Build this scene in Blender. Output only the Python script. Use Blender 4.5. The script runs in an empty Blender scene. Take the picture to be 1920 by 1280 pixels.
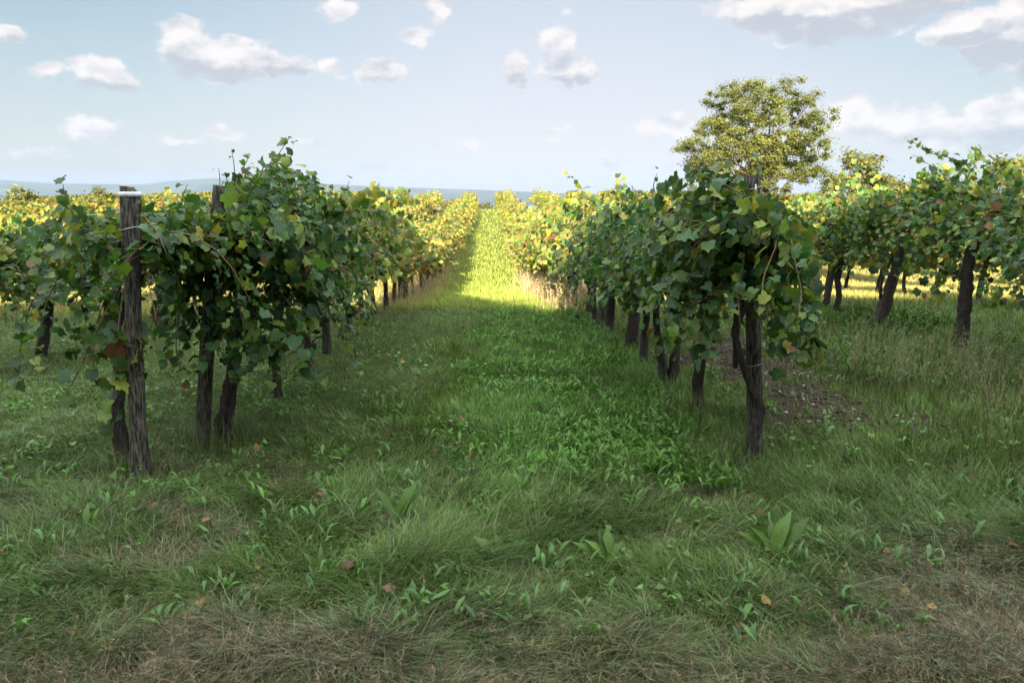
import bpy, math, numpy as np
from mathutils import Vector
R = math.radians
rng = np.random.default_rng(7)
scene = bpy.context.scene
col = scene.collection

# ------------------------------------------------------------------ camera, sky, sun, exposure
CAM_H, PITCH, F = 1.7, math.atan(268 / 1500), 1500.0
cam = bpy.data.objects.new("camera", bpy.data.cameras.new("camera")); col.objects.link(cam)
cam.location = (0, 0, CAM_H); cam.rotation_euler = (R(90) - PITCH, 0, 0)
cam.data.sensor_width = 36; cam.data.lens = 36 * F / 1920
cam.data.clip_start = 0.05; cam.data.clip_end = 60000
cam.data.dof.use_dof = True; cam.data.dof.focus_distance = 6.0; cam.data.dof.aperture_fstop = 5.0
scene.camera = cam
scene.view_settings.view_transform = 'Standard'; scene.view_settings.look = 'None'
scene.view_settings.gamma = 1; scene.view_settings.exposure = 2.15
cy = scene.cycles
cy.max_bounces = 4; cy.diffuse_bounces = 1; cy.transmission_bounces = 3; cy.transparent_max_bounces = 4
cy.volume_bounces = 0; cy.sample_clamp_indirect = 6

SUN_EL, SUN_OFF = 19.0, 4.5          # sun low behind the camera, a little to the left
sv = Vector((-math.sin(R(SUN_OFF)) * math.cos(R(SUN_EL)), -math.cos(R(SUN_OFF)) * math.cos(R(SUN_EL)), math.sin(R(SUN_EL))))
sl = bpy.data.lights.new("sun", 'SUN'); sl.energy = 5.0; sl.angle = R(0.5); sl.color = (1.0, 0.84, 0.60)
so = bpy.data.objects.new("sun", sl); col.objects.link(so)
so.rotation_euler = (-sv).to_track_quat('-Z', 'Y').to_euler()

W = bpy.data.worlds.new("World"); scene.world = W; W.use_nodes = True
nt = W.node_tree; nt.nodes.clear()
class NB:
    """small helper to write node maths"""
    def __init__(s, nt): s.nt = nt
    def n(s, t, **k):
        x = s.nt.nodes.new(t)
        for a, b in k.items(): setattr(x, a, b)
        return x
    def put(s, sock, v):
        if hasattr(v, 'links') or isinstance(v, bpy.types.NodeSocket): s.nt.links.new(v, sock)
        else: sock.default_value = v
    def m(s, op, a, b=None, c=None):
        x = s.n('ShaderNodeMath', operation=op)
        s.put(x.inputs[0], a)
        if b is not None: s.put(x.inputs[1], b)
        if c is not None: s.put(x.inputs[2], c)
        return x.outputs[0]
    def mix(s, f, a, b, blend='MIX'):
        x = s.n('ShaderNodeMix', data_type='RGBA', blend_type=blend)
        s.put(x.inputs[0], f); s.put(x.inputs[6], a); s.put(x.inputs[7], b)
        return x.outputs[2]
    def ramp(s, v, a, b, lo=0.0, hi=1.0):
        x = s.n('ShaderNodeMapRange', interpolation_type='SMOOTHSTEP')
        s.put(x.inputs[0], v); s.put(x.inputs[1], a); s.put(x.inputs[2], b); s.put(x.inputs[3], lo); s.put(x.inputs[4], hi)
        return x.outputs[0]
    def noise(s, vec, scale, detail=4, rough=0.5, dim='3D'):
        x = s.n('ShaderNodeTexNoise', noise_dimensions=dim)
        if vec is not None: s.put(x.inputs['Vector'], vec)
        x.inputs['Scale'].default_value = scale; x.inputs['Detail'].default_value = detail; x.inputs['Roughness'].default_value = rough
        return x.outputs['Fac']

def build_world():
    b = NB(nt)
    sky = b.n('ShaderNodeTexSky', sky_type='NISHITA', sun_disc=False)
    sky.sun_elevation = R(SUN_EL); sky.sun_rotation = R(180 + SUN_OFF)
    sky.altitude = 200; sky.air_density = 1.0; sky.dust_density = 2.2; sky.ozone_density = 1.2
    tc = b.n('ShaderNodeTexCoord')
    sp = b.n('ShaderNodeSeparateXYZ'); nt.links.new(tc.outputs['Generated'], sp.inputs[0])
    u = b.m('ARCTAN2', sp.outputs[0], sp.outputs[1]); v = b.m('ARCSINE', sp.outputs[2])
    def uv(du, dv):
        c = b.n('ShaderNodeCombineXYZ')
        b.put(c.inputs[0], b.m('ADD', u, du)); b.put(c.inputs[1], b.m('MULTIPLY', b.m('ADD', v, dv), 1.5))
        return c.outputs[0]
    def az(px, py):      # image position in the photograph -> azimuth and elevation of that bit of sky
        x, y, z = px - 960, F * math.cos(PITCH) + (640 - py) * math.sin(PITCH), -F * math.sin(PITCH) + (640 - py) * math.cos(PITCH)
        L = math.sqrt(x * x + y * y + z * z)
        return math.atan2(x, y), math.asin(z / L)
    clouds = [  # px, py, half width, half height, strength
        (355, 90, 62, 50, 1), (430, 112, 85, 40, 1), (520, 122, 70, 26, .95), (622, 130, 26, 18, .8),
        (180, 140, 52, 30, .9), (220, 152, 52, 20, .9), (95, 140, 45, 16, .7), (168, 240, 52, 22, .85), (330, 262, 70, 12, .55), (70, 290, 60, 14, .5),
        (712, 132, 48, 30, .95), (785, 70, 30, 30, .8), (820, 24, 26, 22, .75), (628, 18, 46, 22, .85), (10, 70, 40, 18, .9),
        (965, 136, 34, 32, .95), (1042, 95, 40, 48, .9), (1050, 138, 44, 26, .9), (1098, 128, 28, 28, .95), (1062, 20, 22, 12, .6),
        (1440, 20, 110, 30, 1.2), (1570, 12, 170, 60, 1.6), (1475, 60, 40, 12, .7), (1700, -8, 120, 34, 1.2), (1815, 48, 66, 34, 1.3), (1885, 70, 85, 56, 1.8), (1960, 50, 90, 80, 1.5),
        (1250, 240, 60, 26, .85), (1600, 215, 56, 42, .88), (1670, 235, 80, 40, .88), (1770, 243, 70, 30, .85), (1875, 240, 75, 52, .95), (1925, 215, 55, 55, 1.0),
        (1150, 308, 34, 24, .7), (1030, 322, 40, 12, .6), (860, 268, 70, 8, .5), (1050, 246, 34, 12, .55), (580, 270, 34, 12, .6), (425, 255, 50, 16, .5), (740, 315, 80, 10, .45),
        (-300, 60, 200, 60, 1), (-700, 200, 160, 50, 1), (2300, 160, 220, 70, 1), (2700, 40, 200, 80, 1)]
    warp = b.n('ShaderNodeTexNoise'); b.put(warp.inputs['Vector'], uv(0, 0)); warp.inputs['Scale'].default_value = 26; warp.inputs['Detail'].default_value = 5
    ws = b.n('ShaderNodeSeparateXYZ'); nt.links.new(warp.outputs['Color'], ws.inputs[0])
    uw = b.m('ADD', u, b.m('MULTIPLY', b.m('SUBTRACT', ws.outputs[0], .5), .05))
    vw = b.m('ADD', v, b.m('MULTIPLY', b.m('SUBTRACT', ws.outputs[1], .5), .035))
    field = None; low = None
    for px, py, hw, hh, st in clouds:
        a0, e0 = az(px, py); a = hw / F * 1.03; e = hh / F * 1.03
        du = b.m('DIVIDE', b.m('SUBTRACT', uw, a0), a); dv = b.m('DIVIDE', b.m('SUBTRACT', vw, e0), e)
        r2 = b.m('ADD', b.m('MULTIPLY', du, du), b.m('MULTIPLY', dv, dv))
        f = b.m('MULTIPLY', b.m('SUBTRACT', 1.0, r2), st)
        field = f if field is None else b.m('SMOOTH_MAX', field, f, .12)
        # how far below the middle of a big cloud: thick bases are grey
        if st >= .9:
            g = b.m('MULTIPLY', b.m('MAXIMUM', f, 0.0), b.m('MULTIPLY', dv, -1.0))
            low = g if low is None else b.m('MAXIMUM', low, g)
    n1 = b.noise(uv(0, 0), 30, 12, .60); s1 = b.noise(uv(0, 0), 24, 8, .56); s2 = b.noise(uv(.006, -.012), 24, 8, .56)
    dens = b.m('ADD', field, b.m('MULTIPLY', b.m('SUBTRACT', n1, .5), 2.6))
    mask = b.ramp(dens, .08, .62)
    wisp = b.m('MULTIPLY', b.ramp(b.noise(uv(.3, 0), 7, 7, .6), .52, .8), b.ramp(v, 0.0, .22, .35, .0))
    mask = b.m('MAXIMUM', b.m('MULTIPLY', mask, .92), wisp)
    relief = b.m('MULTIPLY', b.m('SUBTRACT', s1, s2), 2.2)
    shade = b.m('SUBTRACT', b.m('ADD', .82, relief), b.m('MULTIPLY', b.ramp(low, .0, .40), .70))
    shade = b.m('MINIMUM', b.m('MAXIMUM', shade, .22), 1.0)
    ccol = b.mix(shade, (2.0, 2.2, 2.55, 1), (4.7, 4.4, 4.25, 1))
    # pale, slightly milky air over the plain
    am = b.m('MULTIPLY_ADD', b.ramp(b.m('ABSOLUTE', b.m('ADD', u, -.07)), .04, .60), -.42, b.ramp(v, .0, .27, 1.0, .60))
    milk = b.mix(b.m('MINIMUM', b.m('MAXIMUM', am, .0), .95), b.mix(1.0, sky.outputs[0], (.50, .56, .50, 1), 'MULTIPLY'), b.mix(b.ramp(v, .02, .16), (4.1, 3.95, 3.95, 1), (3.8, 3.7, 4.1, 1)))
    tint = milk
    out = b.mix(mask, tint, ccol)
    # broken bright cloud added overhead, out of view, to lift light in the shade
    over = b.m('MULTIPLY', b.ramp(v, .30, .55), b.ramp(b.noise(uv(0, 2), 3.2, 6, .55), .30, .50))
    out = b.mix(over, out, (FILL_CLOUD * .97, FILL_CLOUD, FILL_CLOUD * 1.02, 1))
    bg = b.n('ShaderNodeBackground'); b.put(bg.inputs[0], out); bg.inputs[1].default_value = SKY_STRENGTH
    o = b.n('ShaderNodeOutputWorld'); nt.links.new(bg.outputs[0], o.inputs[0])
SKY_STRENGTH, FILL_CLOUD = 0.05, 17.0
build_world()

# ------------------------------------------------------------------ helpers
def px3(px, py, d):
    """the point at ground distance d in front of the camera whose image is (px, py) in the 1920 x 1280 photograph"""
    x, y, z = px - 960, F * math.cos(PITCH) + (640 - py) * math.sin(PITCH), -F * math.sin(PITCH) + (640 - py) * math.cos(PITCH)
    k = d / y
    return np.array([x * k, d, CAM_H + z * k])

def hash2(ix, iy, s):
    h = (ix.astype(np.int64) * 374761393 + iy.astype(np.int64) * 668265263 + s * 974711) & 0x7fffffff
    h = ((h ^ (h >> 13)) * 1274126177) & 0x7fffffff
    return ((h ^ (h >> 16)) & 0xffff) / 65535.0
def vnoise(x, y, sc, seed=0, oct=3):
    t = 0; amp = 1; tot = 0
    for o in range(oct):
        X = np.asarray(x, float) / sc * 2 ** o; Y = np.asarray(y, float) / sc * 2 ** o
        ix, iy = np.floor(X), np.floor(Y); fx, fy = X - ix, Y - iy
        fx = fx * fx * (3 - 2 * fx); fy = fy * fy * (3 - 2 * fy)
        s = seed + o * 17
        a, b_, c, d = hash2(ix, iy, s), hash2(ix + 1, iy, s), hash2(ix, iy + 1, s), hash2(ix + 1, iy + 1, s)
        t = t + amp * ((a * (1 - fx) + b_ * fx) * (1 - fy) + (c * (1 - fx) + d * fx) * fy); tot += amp; amp *= .5
    return t / tot
def sstep(x, a, b):
    t = np.clip((x - a) / (b - a), 0, 1); return t * t * (3 - 2 * t)

GD = [-400, 0, 5, 7.7, 11, 14, 17, 20, 25, 32, 40, 49, 60, 70, 80, 88, 94, 104, 130, 180, 300, 1000, 3000, 60000]
GZ = [2, 0, 0, -.07, -.15, -.27, -.47, -.72, -1.04, -1.12, -1.03, -.83, -.48, -.16, .16, .36, .40, .1, -2.5, -7, -16, -42, -70, -70]
_t = np.linspace(-400, 400, 8001); _g = np.interp(_t, GD, GZ); _k = np.ones(31) / 31
_gs = np.convolve(np.pad(_g, 15, mode='edge'), _k, mode='valid')
def ground(x, y, fine=True):
    x = np.asarray(x, float); y = np.asarray(y, float)
    z = np.where(y < 350, np.interp(y, _t, _gs), np.interp(y, GD, GZ))
    near = sstep(y, 4, 9) * (1 - sstep(y, 18, 30))
    z = z + near * (.13 * sstep(x, 2, 4.5) * sstep(y, 9.2, 12) - .10 * sstep(-x, 2.5, 5)) - .07 * np.exp(-((x - 1.56) ** 2 + (y - 5.1) ** 2) / .3)
    if fine:
        w = (1 - sstep(y, 14, 24))
        n = vnoise(x, y, .9, 3, 3) - .5; n2 = vnoise(x, y * 1.6, .28, 9, 2) - .5
        heap = (1 - sstep(y, 3.2, 5.2))
        z = z + w * (n * .10 + n2 * .06) + heap * ((vnoise(x, y * 1.3, .5, 21, 4) - .5) * .15)
    return z
def gz(x, y, fine=True): return float(ground(np.array([x]), np.array([y]), fine)[0])
def axis(d): return -.24 - .03 * (d - 5.2)          # middle of the grass lane
def lat(x, y): return x - axis(y)

def mesh_np(name, V, Fa, C=None, smooth=False, luv=None):
    me = bpy.data.meshes.new(name)
    V = np.ascontiguousarray(V, np.float32); Fa = np.ascontiguousarray(Fa, np.int32)
    m, k = Fa.shape
    me.vertices.add(len(V)); me.vertices.foreach_set('co', V.ravel())
    me.loops.add(m * k); me.loops.foreach_set('vertex_index', Fa.ravel())
    me.polygons.add(m); me.polygons.foreach_set('loop_start', np.arange(0, m * k, k, dtype=np.int32))
    me.polygons.foreach_set('loop_total', np.full(m, k, np.int32))
    if smooth: me.polygons.foreach_set('use_smooth', np.ones(m, bool))
    if C is not None:
        a = me.color_attributes.new('col', 'FLOAT_COLOR', 'POINT')
        C4 = np.ones((len(V), 4), np.float32); C4[:, :3] = C
        a.data.foreach_set('color', C4.ravel())
    if luv is not None:
        a = me.attributes.new('luv', 'FLOAT_VECTOR', 'POINT'); a.data.foreach_set('vector', np.ascontiguousarray(luv, np.float32).ravel())
    me.update(calc_edges=True)
    return me
def obj(name, me, mat=None, parent=None, loc=None):
    o = bpy.data.objects.new(name, me); col.objects.link(o)
    if mat is not None and len(me.materials) == 0: me.materials.append(mat)
    if parent is not None: o.parent = parent
    if loc is not None: o.location = loc
    return o
def empty(name, loc, label, cat, group=None, rz=0, sc=None):
    o = bpy.data.objects.new(name, None); col.objects.link(o); o.location = loc; o.rotation_euler = (0, 0, rz)
    o.empty_display_size = .2
    if sc: o.scale = sc
    o['label'] = label; o['category'] = cat
    if group: o['group'] = group
    return o
def tag(o, label, cat, group=None, kind=None):
    o['label'] = label; o['category'] = cat
    if group: o['group'] = group
    if kind: o['kind'] = kind
    return o

def tubes(paths, radii, sides=8, rough=0.0, rg=rng):
    """closed tapered tubes along polylines; returns verts, quads"""
    Vs, Fs, n0 = [], [], 0
    for P, r in zip(paths, radii):
        P = np.asarray(P, float); n = len(P); r = np.broadcast_to(np.asarray(r, float), (n,))
        T = np.gradient(P, axis=0); T /= np.linalg.norm(T, axis=1)[:, None] + 1e-9
        ref = np.array([1., 0, 0]) if abs(T[0][0]) < .8 else np.array([0, 1., 0])
        A = np.cross(T, ref); A /= np.linalg.norm(A, axis=1)[:, None] + 1e-9; B = np.cross(T, A)
        ph = np.arange(sides) / sides * 2 * np.pi
        rr = r[:, None] * (1 + rough * (rg.random((n, sides)) - .5))
        if rough: rr = rr * (1 + rough * .5 * np.sin(ph * 3 + rg.random() * 6)[None])
        V = P[:, None] + rr[..., None] * (np.cos(ph)[None, :, None] * A[:, None] + np.sin(ph)[None, :, None] * B[:, None])
        Vs.append(V.reshape(-1, 3)); Vs.append(P[[0]]); Vs.append(P[[-1]])
        i = np.arange(n - 1)[:, None] * sides; j = np.arange(sides)[None]; j2 = (j + 1) % sides
        Fs.append(np.stack([i + j, i + j2, i + sides + j2, i + sides + j], -1).reshape(-1, 4) + n0)
        c0, c1 = n0 + n * sides, n0 + n * sides + 1; j = np.arange(sides); j2 = (j + 1) % sides; e = n0 + (n - 1) * sides
        Fs.append(np.stack([np.full(sides, c0), n0 + j2, n0 + j, np.full(sides, c0)], -1)[:, :4])
        Fs.append(np.stack([np.full(sides, c1), e + j, e + j2, np.full(sides, c1)], -1)[:, :4])
        n0 += n * sides + 2
    return np.concatenate(Vs), np.concatenate(Fs)
def tube_mesh(name, paths, radii, sides=8, rough=0.0, smooth=True, rg=rng):
    V, Q = tubes(paths, radii, sides, rough, rg)
    tri = np.concatenate([Q[:, [0, 1, 2]], Q[:, [0, 2, 3]]]); ok = (tri[:, 0] != tri[:, 2]) & (tri[:, 1] != tri[:, 2]) & (tri[:, 0] != tri[:, 1])
    return mesh_np(name, V, tri[ok], None, smooth)

# ------------------------------------------------------------------ materials
def new_mat(name):
    m = bpy.data.materials.new(name); m.use_nodes = True; m.node_tree.nodes.clear()
    return m, NB(m.node_tree)
def leafy(name, trans=.35, rough=.5, tcol=(1.25, 1.35, .55), var=.12, spec=.35, back=1.0, veins=False):
    m, b = new_mat(name)
    at = b.n('ShaderNodeAttribute', attribute_name='col')
    oi = b.n('ShaderNodeObjectInfo')
    hs = b.n('ShaderNodeHueSaturation'); b.put(hs.inputs['Color'], at.outputs['Color'])
    b.put(hs.inputs['Value'], b.ramp(oi.outputs['Random'], 0, 1, 1 - var, 1 + var))
    b.put(hs.inputs['Hue'], b.ramp(oi.outputs['Random'], 0, 1, .5 - var * .08, .5 + var * .08))
    c = hs.outputs[0]
    tc = b.n('ShaderNodeTexCoord')
    c = b.mix(b.ramp(b.noise(tc.outputs['Object'], 55, 3), .35, .7, 0, .35), c, b.mix(1.0, c, (.55, .62, .5, 1), 'MULTIPLY'))
    hgt = None
    if veins:     # pale radiating veins and browned, blemished margins
        lv = b.n('ShaderNodeAttribute', attribute_name='luv'); s3 = b.n('ShaderNodeSeparateXYZ'); b.put(s3.inputs[0], lv.outputs['Vector'])
        lx, ly, lr = s3.outputs
        ang = b.m('ABSOLUTE', b.m('ARCTAN2', lx, b.m('ADD', ly, .02)))
        rad = b.m('SQRT', b.m('ADD', b.m('MULTIPLY', lx, lx), b.m('MULTIPLY', ly, ly)))
        saw = b.m('ABSOLUTE', b.m('SUBTRACT', b.m('FRACT', b.m('ADD', b.m('DIVIDE', ang, .72), .5)), .5))
        vein = b.ramp(b.m('MULTIPLY', saw, b.m('ADD', rad, .1)), .05, .0)
        side = b.ramp(b.m('ABSOLUTE', b.m('SUBTRACT', b.m('FRACT', b.m('SUBTRACT', b.m('MULTIPLY', rad, 7.0), b.m('MULTIPLY', saw, 5.0))), .5)), .12, .0)
        hgt = b.m('ADD', vein, b.m('MULTIPLY', side, .35))
        c = b.mix(b.m('MULTIPLY', hgt, .42), c, b.mix(1.0, c, (2.0, 1.75, 1.9, 1), 'MULTIPLY'))
        edge = b.m('MULTIPLY', b.ramp(b.m('ADD', rad, b.m('MULTIPLY', b.noise(tc.outputs['Object'], 40, 4), .7)), .95, 1.25), b.ramp(lr, .62, .75))
        c = b.mix(b.m('MULTIPLY', edge, .8), c, (.20, .13, .035, 1))
        spot = b.m('MULTIPLY', b.ramp(b.noise(tc.outputs['Object'], 90, 3), .66, .72), b.ramp(lr, .35, .55))
        c = b.mix(b.m('MULTIPLY', spot, .7), c, (.10, .05, .02, 1))
    if back != 1.0:
        g = b.n('ShaderNodeNewGeometry')
        c = b.mix(b.m('MULTIPLY', g.outputs['Backfacing'], .5), c, b.mix(1.0, c, (back, back * .95, back * 1.2, 1), 'MULTIPLY'))
    p = b.n('ShaderNodeBsdfPrincipled'); b.put(p.inputs['Base Color'], c)
    p.inputs['Roughness'].default_value = rough; p.inputs['Specular IOR Level'].default_value = spec
    if hgt is not None:
        bu = b.n('ShaderNodeBump'); bu.inputs['Strength'].default_value = .5; bu.inputs['Distance'].default_value = .002; b.put(bu.inputs['Height'], hgt); b.put(p.inputs['Normal'], bu.outputs[0])
    t = b.n('ShaderNodeBsdfTranslucent'); b.put(t.inputs[0], b.mix(1.0, c, (*tcol, 1), 'MULTIPLY'))
    mx = b.n('ShaderNodeMixShader'); mx.inputs[0].default_value = trans
    b.nt.links.new(p.outputs[0], mx.inputs[1]); b.nt.links.new(t.outputs[0], mx.inputs[2])
    o = b.n('ShaderNodeOutputMaterial'); b.nt.links.new(mx.outputs[0], o.inputs[0])
    return m
def solid(name, c1, c2, scale=(8, 8, 2), rough=.8, bump=.4, nscale=6, lo=.35, hi=.65, spec=.3, metal=0, dist=.01):
    m, b = new_mat(name)
    tc = b.n('ShaderNodeTexCoord'); mp = b.n('ShaderNodeMapping'); b.put(mp.inputs[0], tc.outputs['Object']); mp.inputs['Scale'].default_value = scale
    n = b.noise(mp.outputs[0], nscale, 7, .65)
    c = b.mix(b.ramp(n, lo, hi), (*c1, 1), (*c2, 1))
    p = b.n('ShaderNodeBsdfPrincipled'); b.put(p.inputs['Base Color'], c); p.inputs['Roughness'].default_value = rough
    p.inputs['Specular IOR Level'].default_value = spec; p.inputs['Metallic'].default_value = metal
    bu = b.n('ShaderNodeBump'); bu.inputs['Strength'].default_value = bump; bu.inputs['Distance'].default_value = dist; b.put(bu.inputs['Height'], n)
    b.put(p.inputs['Normal'], bu.outputs[0])
    o = b.n('ShaderNodeOutputMaterial'); b.nt.links.new(p.outputs[0], o.inputs[0])
    return m
M_leaf = leafy('vine_leaf', .32, .46, spec=.36, back=1.08, veins=True)
M_leaf_far = leafy('vine_leaf_autumn_sunlit', .32, .55, var=.2)
M_tree = leafy('tree_leaf', .30, .6, var=.1)
M_grass = leafy('grass_blade', .18, .6, tcol=(1.2, 1.3, .7), var=0, spec=.25)
M_weed = leafy('weed_leaf', .30, .5, tcol=(1.1, 1.3, .5), var=0, spec=.35)
M_bark = solid('vine_bark', (.008, .007, .006), (.060, .050, .042), (22, 22, 3), .9, .9, 5, dist=.02)
M_cane = solid('cane_bark', (.09, .05, .025), (.16, .11, .05), (5, 5, 5), .6, .2)
M_wood = solid('weathered_post_wood', (.011, .010, .008), (.135, .125, .100), (26, 26, 3.0), .85, 1.0, 4, .40, .66, dist=.015)
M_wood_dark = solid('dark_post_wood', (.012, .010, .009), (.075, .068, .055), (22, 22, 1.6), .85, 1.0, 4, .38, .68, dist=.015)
M_band = solid('white_band', (.55, .60, .66), (.75, .78, .82), (6, 6, 6), .5, .1)
M_wire = solid('galvanised_wire', (.25, .25, .25), (.4, .4, .4), (6, 6, 6), .45, .1, metal=.8)
M_grape = solid('grape_skin', (.012, .008, .02), (.04, .02, .05), (20, 20, 20), .5, .05)
M_stone = solid('limestone', (.22, .20, .17), (.42, .38, .33), (9, 9, 9), .9, .3)
M_tbark = solid('tree_bark', (.05, .04, .03), (.14, .12, .10), (3, 3, .5), .9, .8)

def ground_material():
    m, b = new_mat('earth_and_turf')
    g = b.n('ShaderNodeNewGeometry'); sp = b.n('ShaderNodeSeparateXYZ'); b.put(sp.inputs[0], g.outputs['Position'])
    at = b.n('ShaderNodeAttribute', attribute_name='col')
    n1 = b.noise(g.outputs['Position'], 3.0, 8, .65); n2 = b.noise(g.outputs['Position'], 38, 6, .7)
    c = b.mix(b.ramp(n2, .3, .7, 0, .8), at.outputs['Color'], b.mix(1.0, at.outputs['Color'], (.35, .33, .28, 1), 'MULTIPLY'))
    c = b.mix(b.ramp(n1, .35, .7, 0, .5), c, b.mix(1.0, c, (1.35, 1.3, 1.2, 1), 'MULTIPLY'))
    # fields of the far plain
    vo = b.n('ShaderNodeTexVoronoi', feature='F1'); mp = b.n('ShaderNodeMapping'); b.put(mp.inputs[0], g.outputs['Position']); mp.inputs['Scale'].default_value = (.0012, .0006, 0)
    b.put(vo.inputs['Vector'], mp.outputs[0]); vo.inputs['Scale'].default_value = 1.0
    sc_ = b.n('ShaderNodeSeparateColor'); b.put(sc_.inputs[0], vo.outputs['Color'])
    fc = b.mix(b.ramp(sc_.outputs[0], .2, .8), (.10, .13, .06, 1), (.42, .30, .20, 1))
    c = b.mix(b.ramp(sp.outputs[1], 250, 900), c, fc)
    p = b.n('ShaderNodeBsdfPrincipled'); b.put(p.inputs['Base Color'], c); p.inputs['Roughness'].default_value = .95; p.inputs['Specular IOR Level'].default_value = .1
    bu = b.n('ShaderNodeBump'); bu.inputs['Strength'].default_value = .8; bu.inputs['Distance'].default_value = .03; b.put(bu.inputs['Height'], n2)
    b.put(p.inputs['Normal'], bu.outputs[0])
    o = b.n('ShaderNodeOutputMaterial'); b.nt.links.new(p.outputs[0], o.inputs[0])
    return m

# ------------------------------------------------------------------ ground cover map
def cover(x, y):
    """weights of the ground cover at a point: dict of arrays in 0..1"""
    u = lat(x, y); n = vnoise(x, y, 1.1, 40, 3); n2 = vnoise(x, y, .35, 50, 2)
    hay = (1 - sstep(y + (n - .5) * 1.8 - .22 * np.clip(x, -2, 2.5), 2.5, 3.5))
    hay = np.maximum(hay, sstep(n2, .62, .85) * (1 - sstep(y, 4, 6)) * .7)
    soil = sstep(1 - ((u - 3.0) / 1.0) ** 2 + (n - .5) * 1.6 + (n2 - .5) * 1.1, .05, .7) * sstep(y, 5.2, 6.4) * (1 - sstep(y, 9.5, 12.0))
    soil2 = sstep(1 - ((u - 3.5) / 1.0) ** 2 + (n - .5) * .5, .1, .6) * sstep(y, 19, 22)
    soil = np.maximum(soil, soil2)
    lush = sstep(1 - ((u - .75 - .03 * (y - 7)) / 1.15) ** 2 + (n - .5) * .8, .0, .7) * sstep(y, 4.2, 5.6) * (1 - soil)
    mown = sstep(-u + (n - .5) * 1.0, .1, .9) * sstep(y, 3.5, 5) * (1 - sstep(y, 13, 15))
    rightt = sstep(u + (n - .5) * .5, 2.7, 3.6) * sstep(y, 3.4, 4.6) * (1 - soil)
    sunl = sstep(y, 13.5, 16)  # sunlit zone past the shade edge, a tone rather than a cover
    return dict(hay=hay, soil=soil, lush=lush, mown=mown, right=rightt, sun=sunl, n=n, n2=n2, u=u)
def lerp3(a, b, t): return a + (b - a) * t[:, None]
def cover_col(x, y):
    c = cover(x, y); k = len(x)
    o = np.tile(np.array([.082, .162, .017]), (k, 1))
    o = lerp3(o, np.array([.108, .188, .034]), sstep(c['n2'], .45, .75))
    o = lerp3(o, np.array([.090, .170, .034]), c['mown'] * .7)
    o = lerp3(o, np.array([.085, .205, .025]), c['lush'] * .85)
    o = lerp3(o, np.array([.120, .180, .050]), c['right'] * .7)
    o = lerp3(o, np.array([.088, .070, .042]), c['hay'] * .85)
    o = lerp3(o, np.array([.27, .345, .060]), c['sun'])  # grass past the shade brighter and yellower: sunlight put into its colour
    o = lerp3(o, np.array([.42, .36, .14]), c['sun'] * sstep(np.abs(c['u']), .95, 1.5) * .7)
    return o, c

def geo(a, b_, n): return np.geomspace(a, b_, n)[1:]
xs = np.linspace(-9, 9, 165)
xs = np.concatenate([-geo(9, 14000, 60)[::-1], xs, geo(9, 14000, 60)])
ys = np.concatenate([-geo(6, 400, 12)[::-1], np.linspace(-6, 2, 14)[:-1], np.arange(2, 12, .1), np.arange(12, 110, .6), geo(110, 14000, 60)])
X, Y = np.meshgrid(xs, ys, indexing='xy')
Z = ground(X.ravel(), Y.ravel())
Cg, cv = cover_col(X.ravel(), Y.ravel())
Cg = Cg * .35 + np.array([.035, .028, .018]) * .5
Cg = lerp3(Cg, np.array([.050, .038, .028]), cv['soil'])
Cg = lerp3(Cg, np.array([.34, .22, .15]), cv['soil'] * sstep(Y.ravel(), 16, 20))  # same bare soil far paler past the shade: sunlight put into its colour
nx, ny = len(xs), len(ys)
i = np.arange(ny - 1)[:, None] * nx + np.arange(nx - 1)[None]
Q = np.stack([i, i + 1, i + nx + 1, i + nx], -1).reshape(-1, 4)
me = mesh_np('ground', np.stack([X.ravel(), Y.ravel(), Z], 1), Q, Cg, True)
o = obj('ground', me, ground_material()); o['kind'] = 'structure'

# ------------------------------------------------------------------ far hills (a low ridge behind the plain)
def hills():
    pts_px = [(-700, 352), (-300, 340), (-100, 332), (0, 336), (60, 341), (130, 345), (200, 346), (280, 347), (330, 341), (395, 336), (450, 334), (520, 338), (600, 345), (680, 349), (760, 352), (860, 355), (960, 359), (1060, 363), (1200, 367), (1400, 366), (1700, 362), (2200, 355), (2900, 350)]
    D0 = 11000.
    ux = np.linspace(-700, 2900, 300); top = np.interp(ux, [p[0] for p in pts_px], [p[1] for p in pts_px])
    xx = (ux - 960) / F * D0
    ztop = CAM_H + (372 - top) / F * D0
    rows, dep = [], np.linspace(0, 1, 14)
    for t in dep:
        prof = np.sin(t * np.pi / 2 * 1.0) ** 1.2 if t < 1 else 1
        yy = D0 - 3200 * (1 - t) + 300 * (vnoise(ux, np.full_like(ux, t * 500), 300, 5, 2) - .5)
        zz = -72 + (ztop + 72) * prof * (1 - .25 * (1 - t) * vnoise(ux, np.full_like(ux, t * 900.), 160, 8, 3))
        rows.append(np.stack([xx * (yy / D0), yy, zz], 1))
    for t, f_ in ((.4, .7), (1, -.2)):
        rows.append(np.stack([xx * (1 + .1 * t), np.full_like(xx, D0 + 1600 * t), -72 + (ztop + 72) * f_], 1))
    V = np.concatenate(rows); n = len(ux); k = len(rows)
    i = np.arange(k - 1)[:, None] * n + np.arange(n - 1)[None]
    Q = np.stack([i, i + 1, i + n + 1, i + n], -1).reshape(-1, 4)
    m = solid('hill_woods_and_fields', (.025, .04, .03), (.07, .08, .06), (.0006, .0015, .002), .95, 0, 3, .4, .6, .05)
    o = obj('hills', mesh_np('hills', V, Q, None, True), m); o['kind'] = 'structure'
hills()

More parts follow.
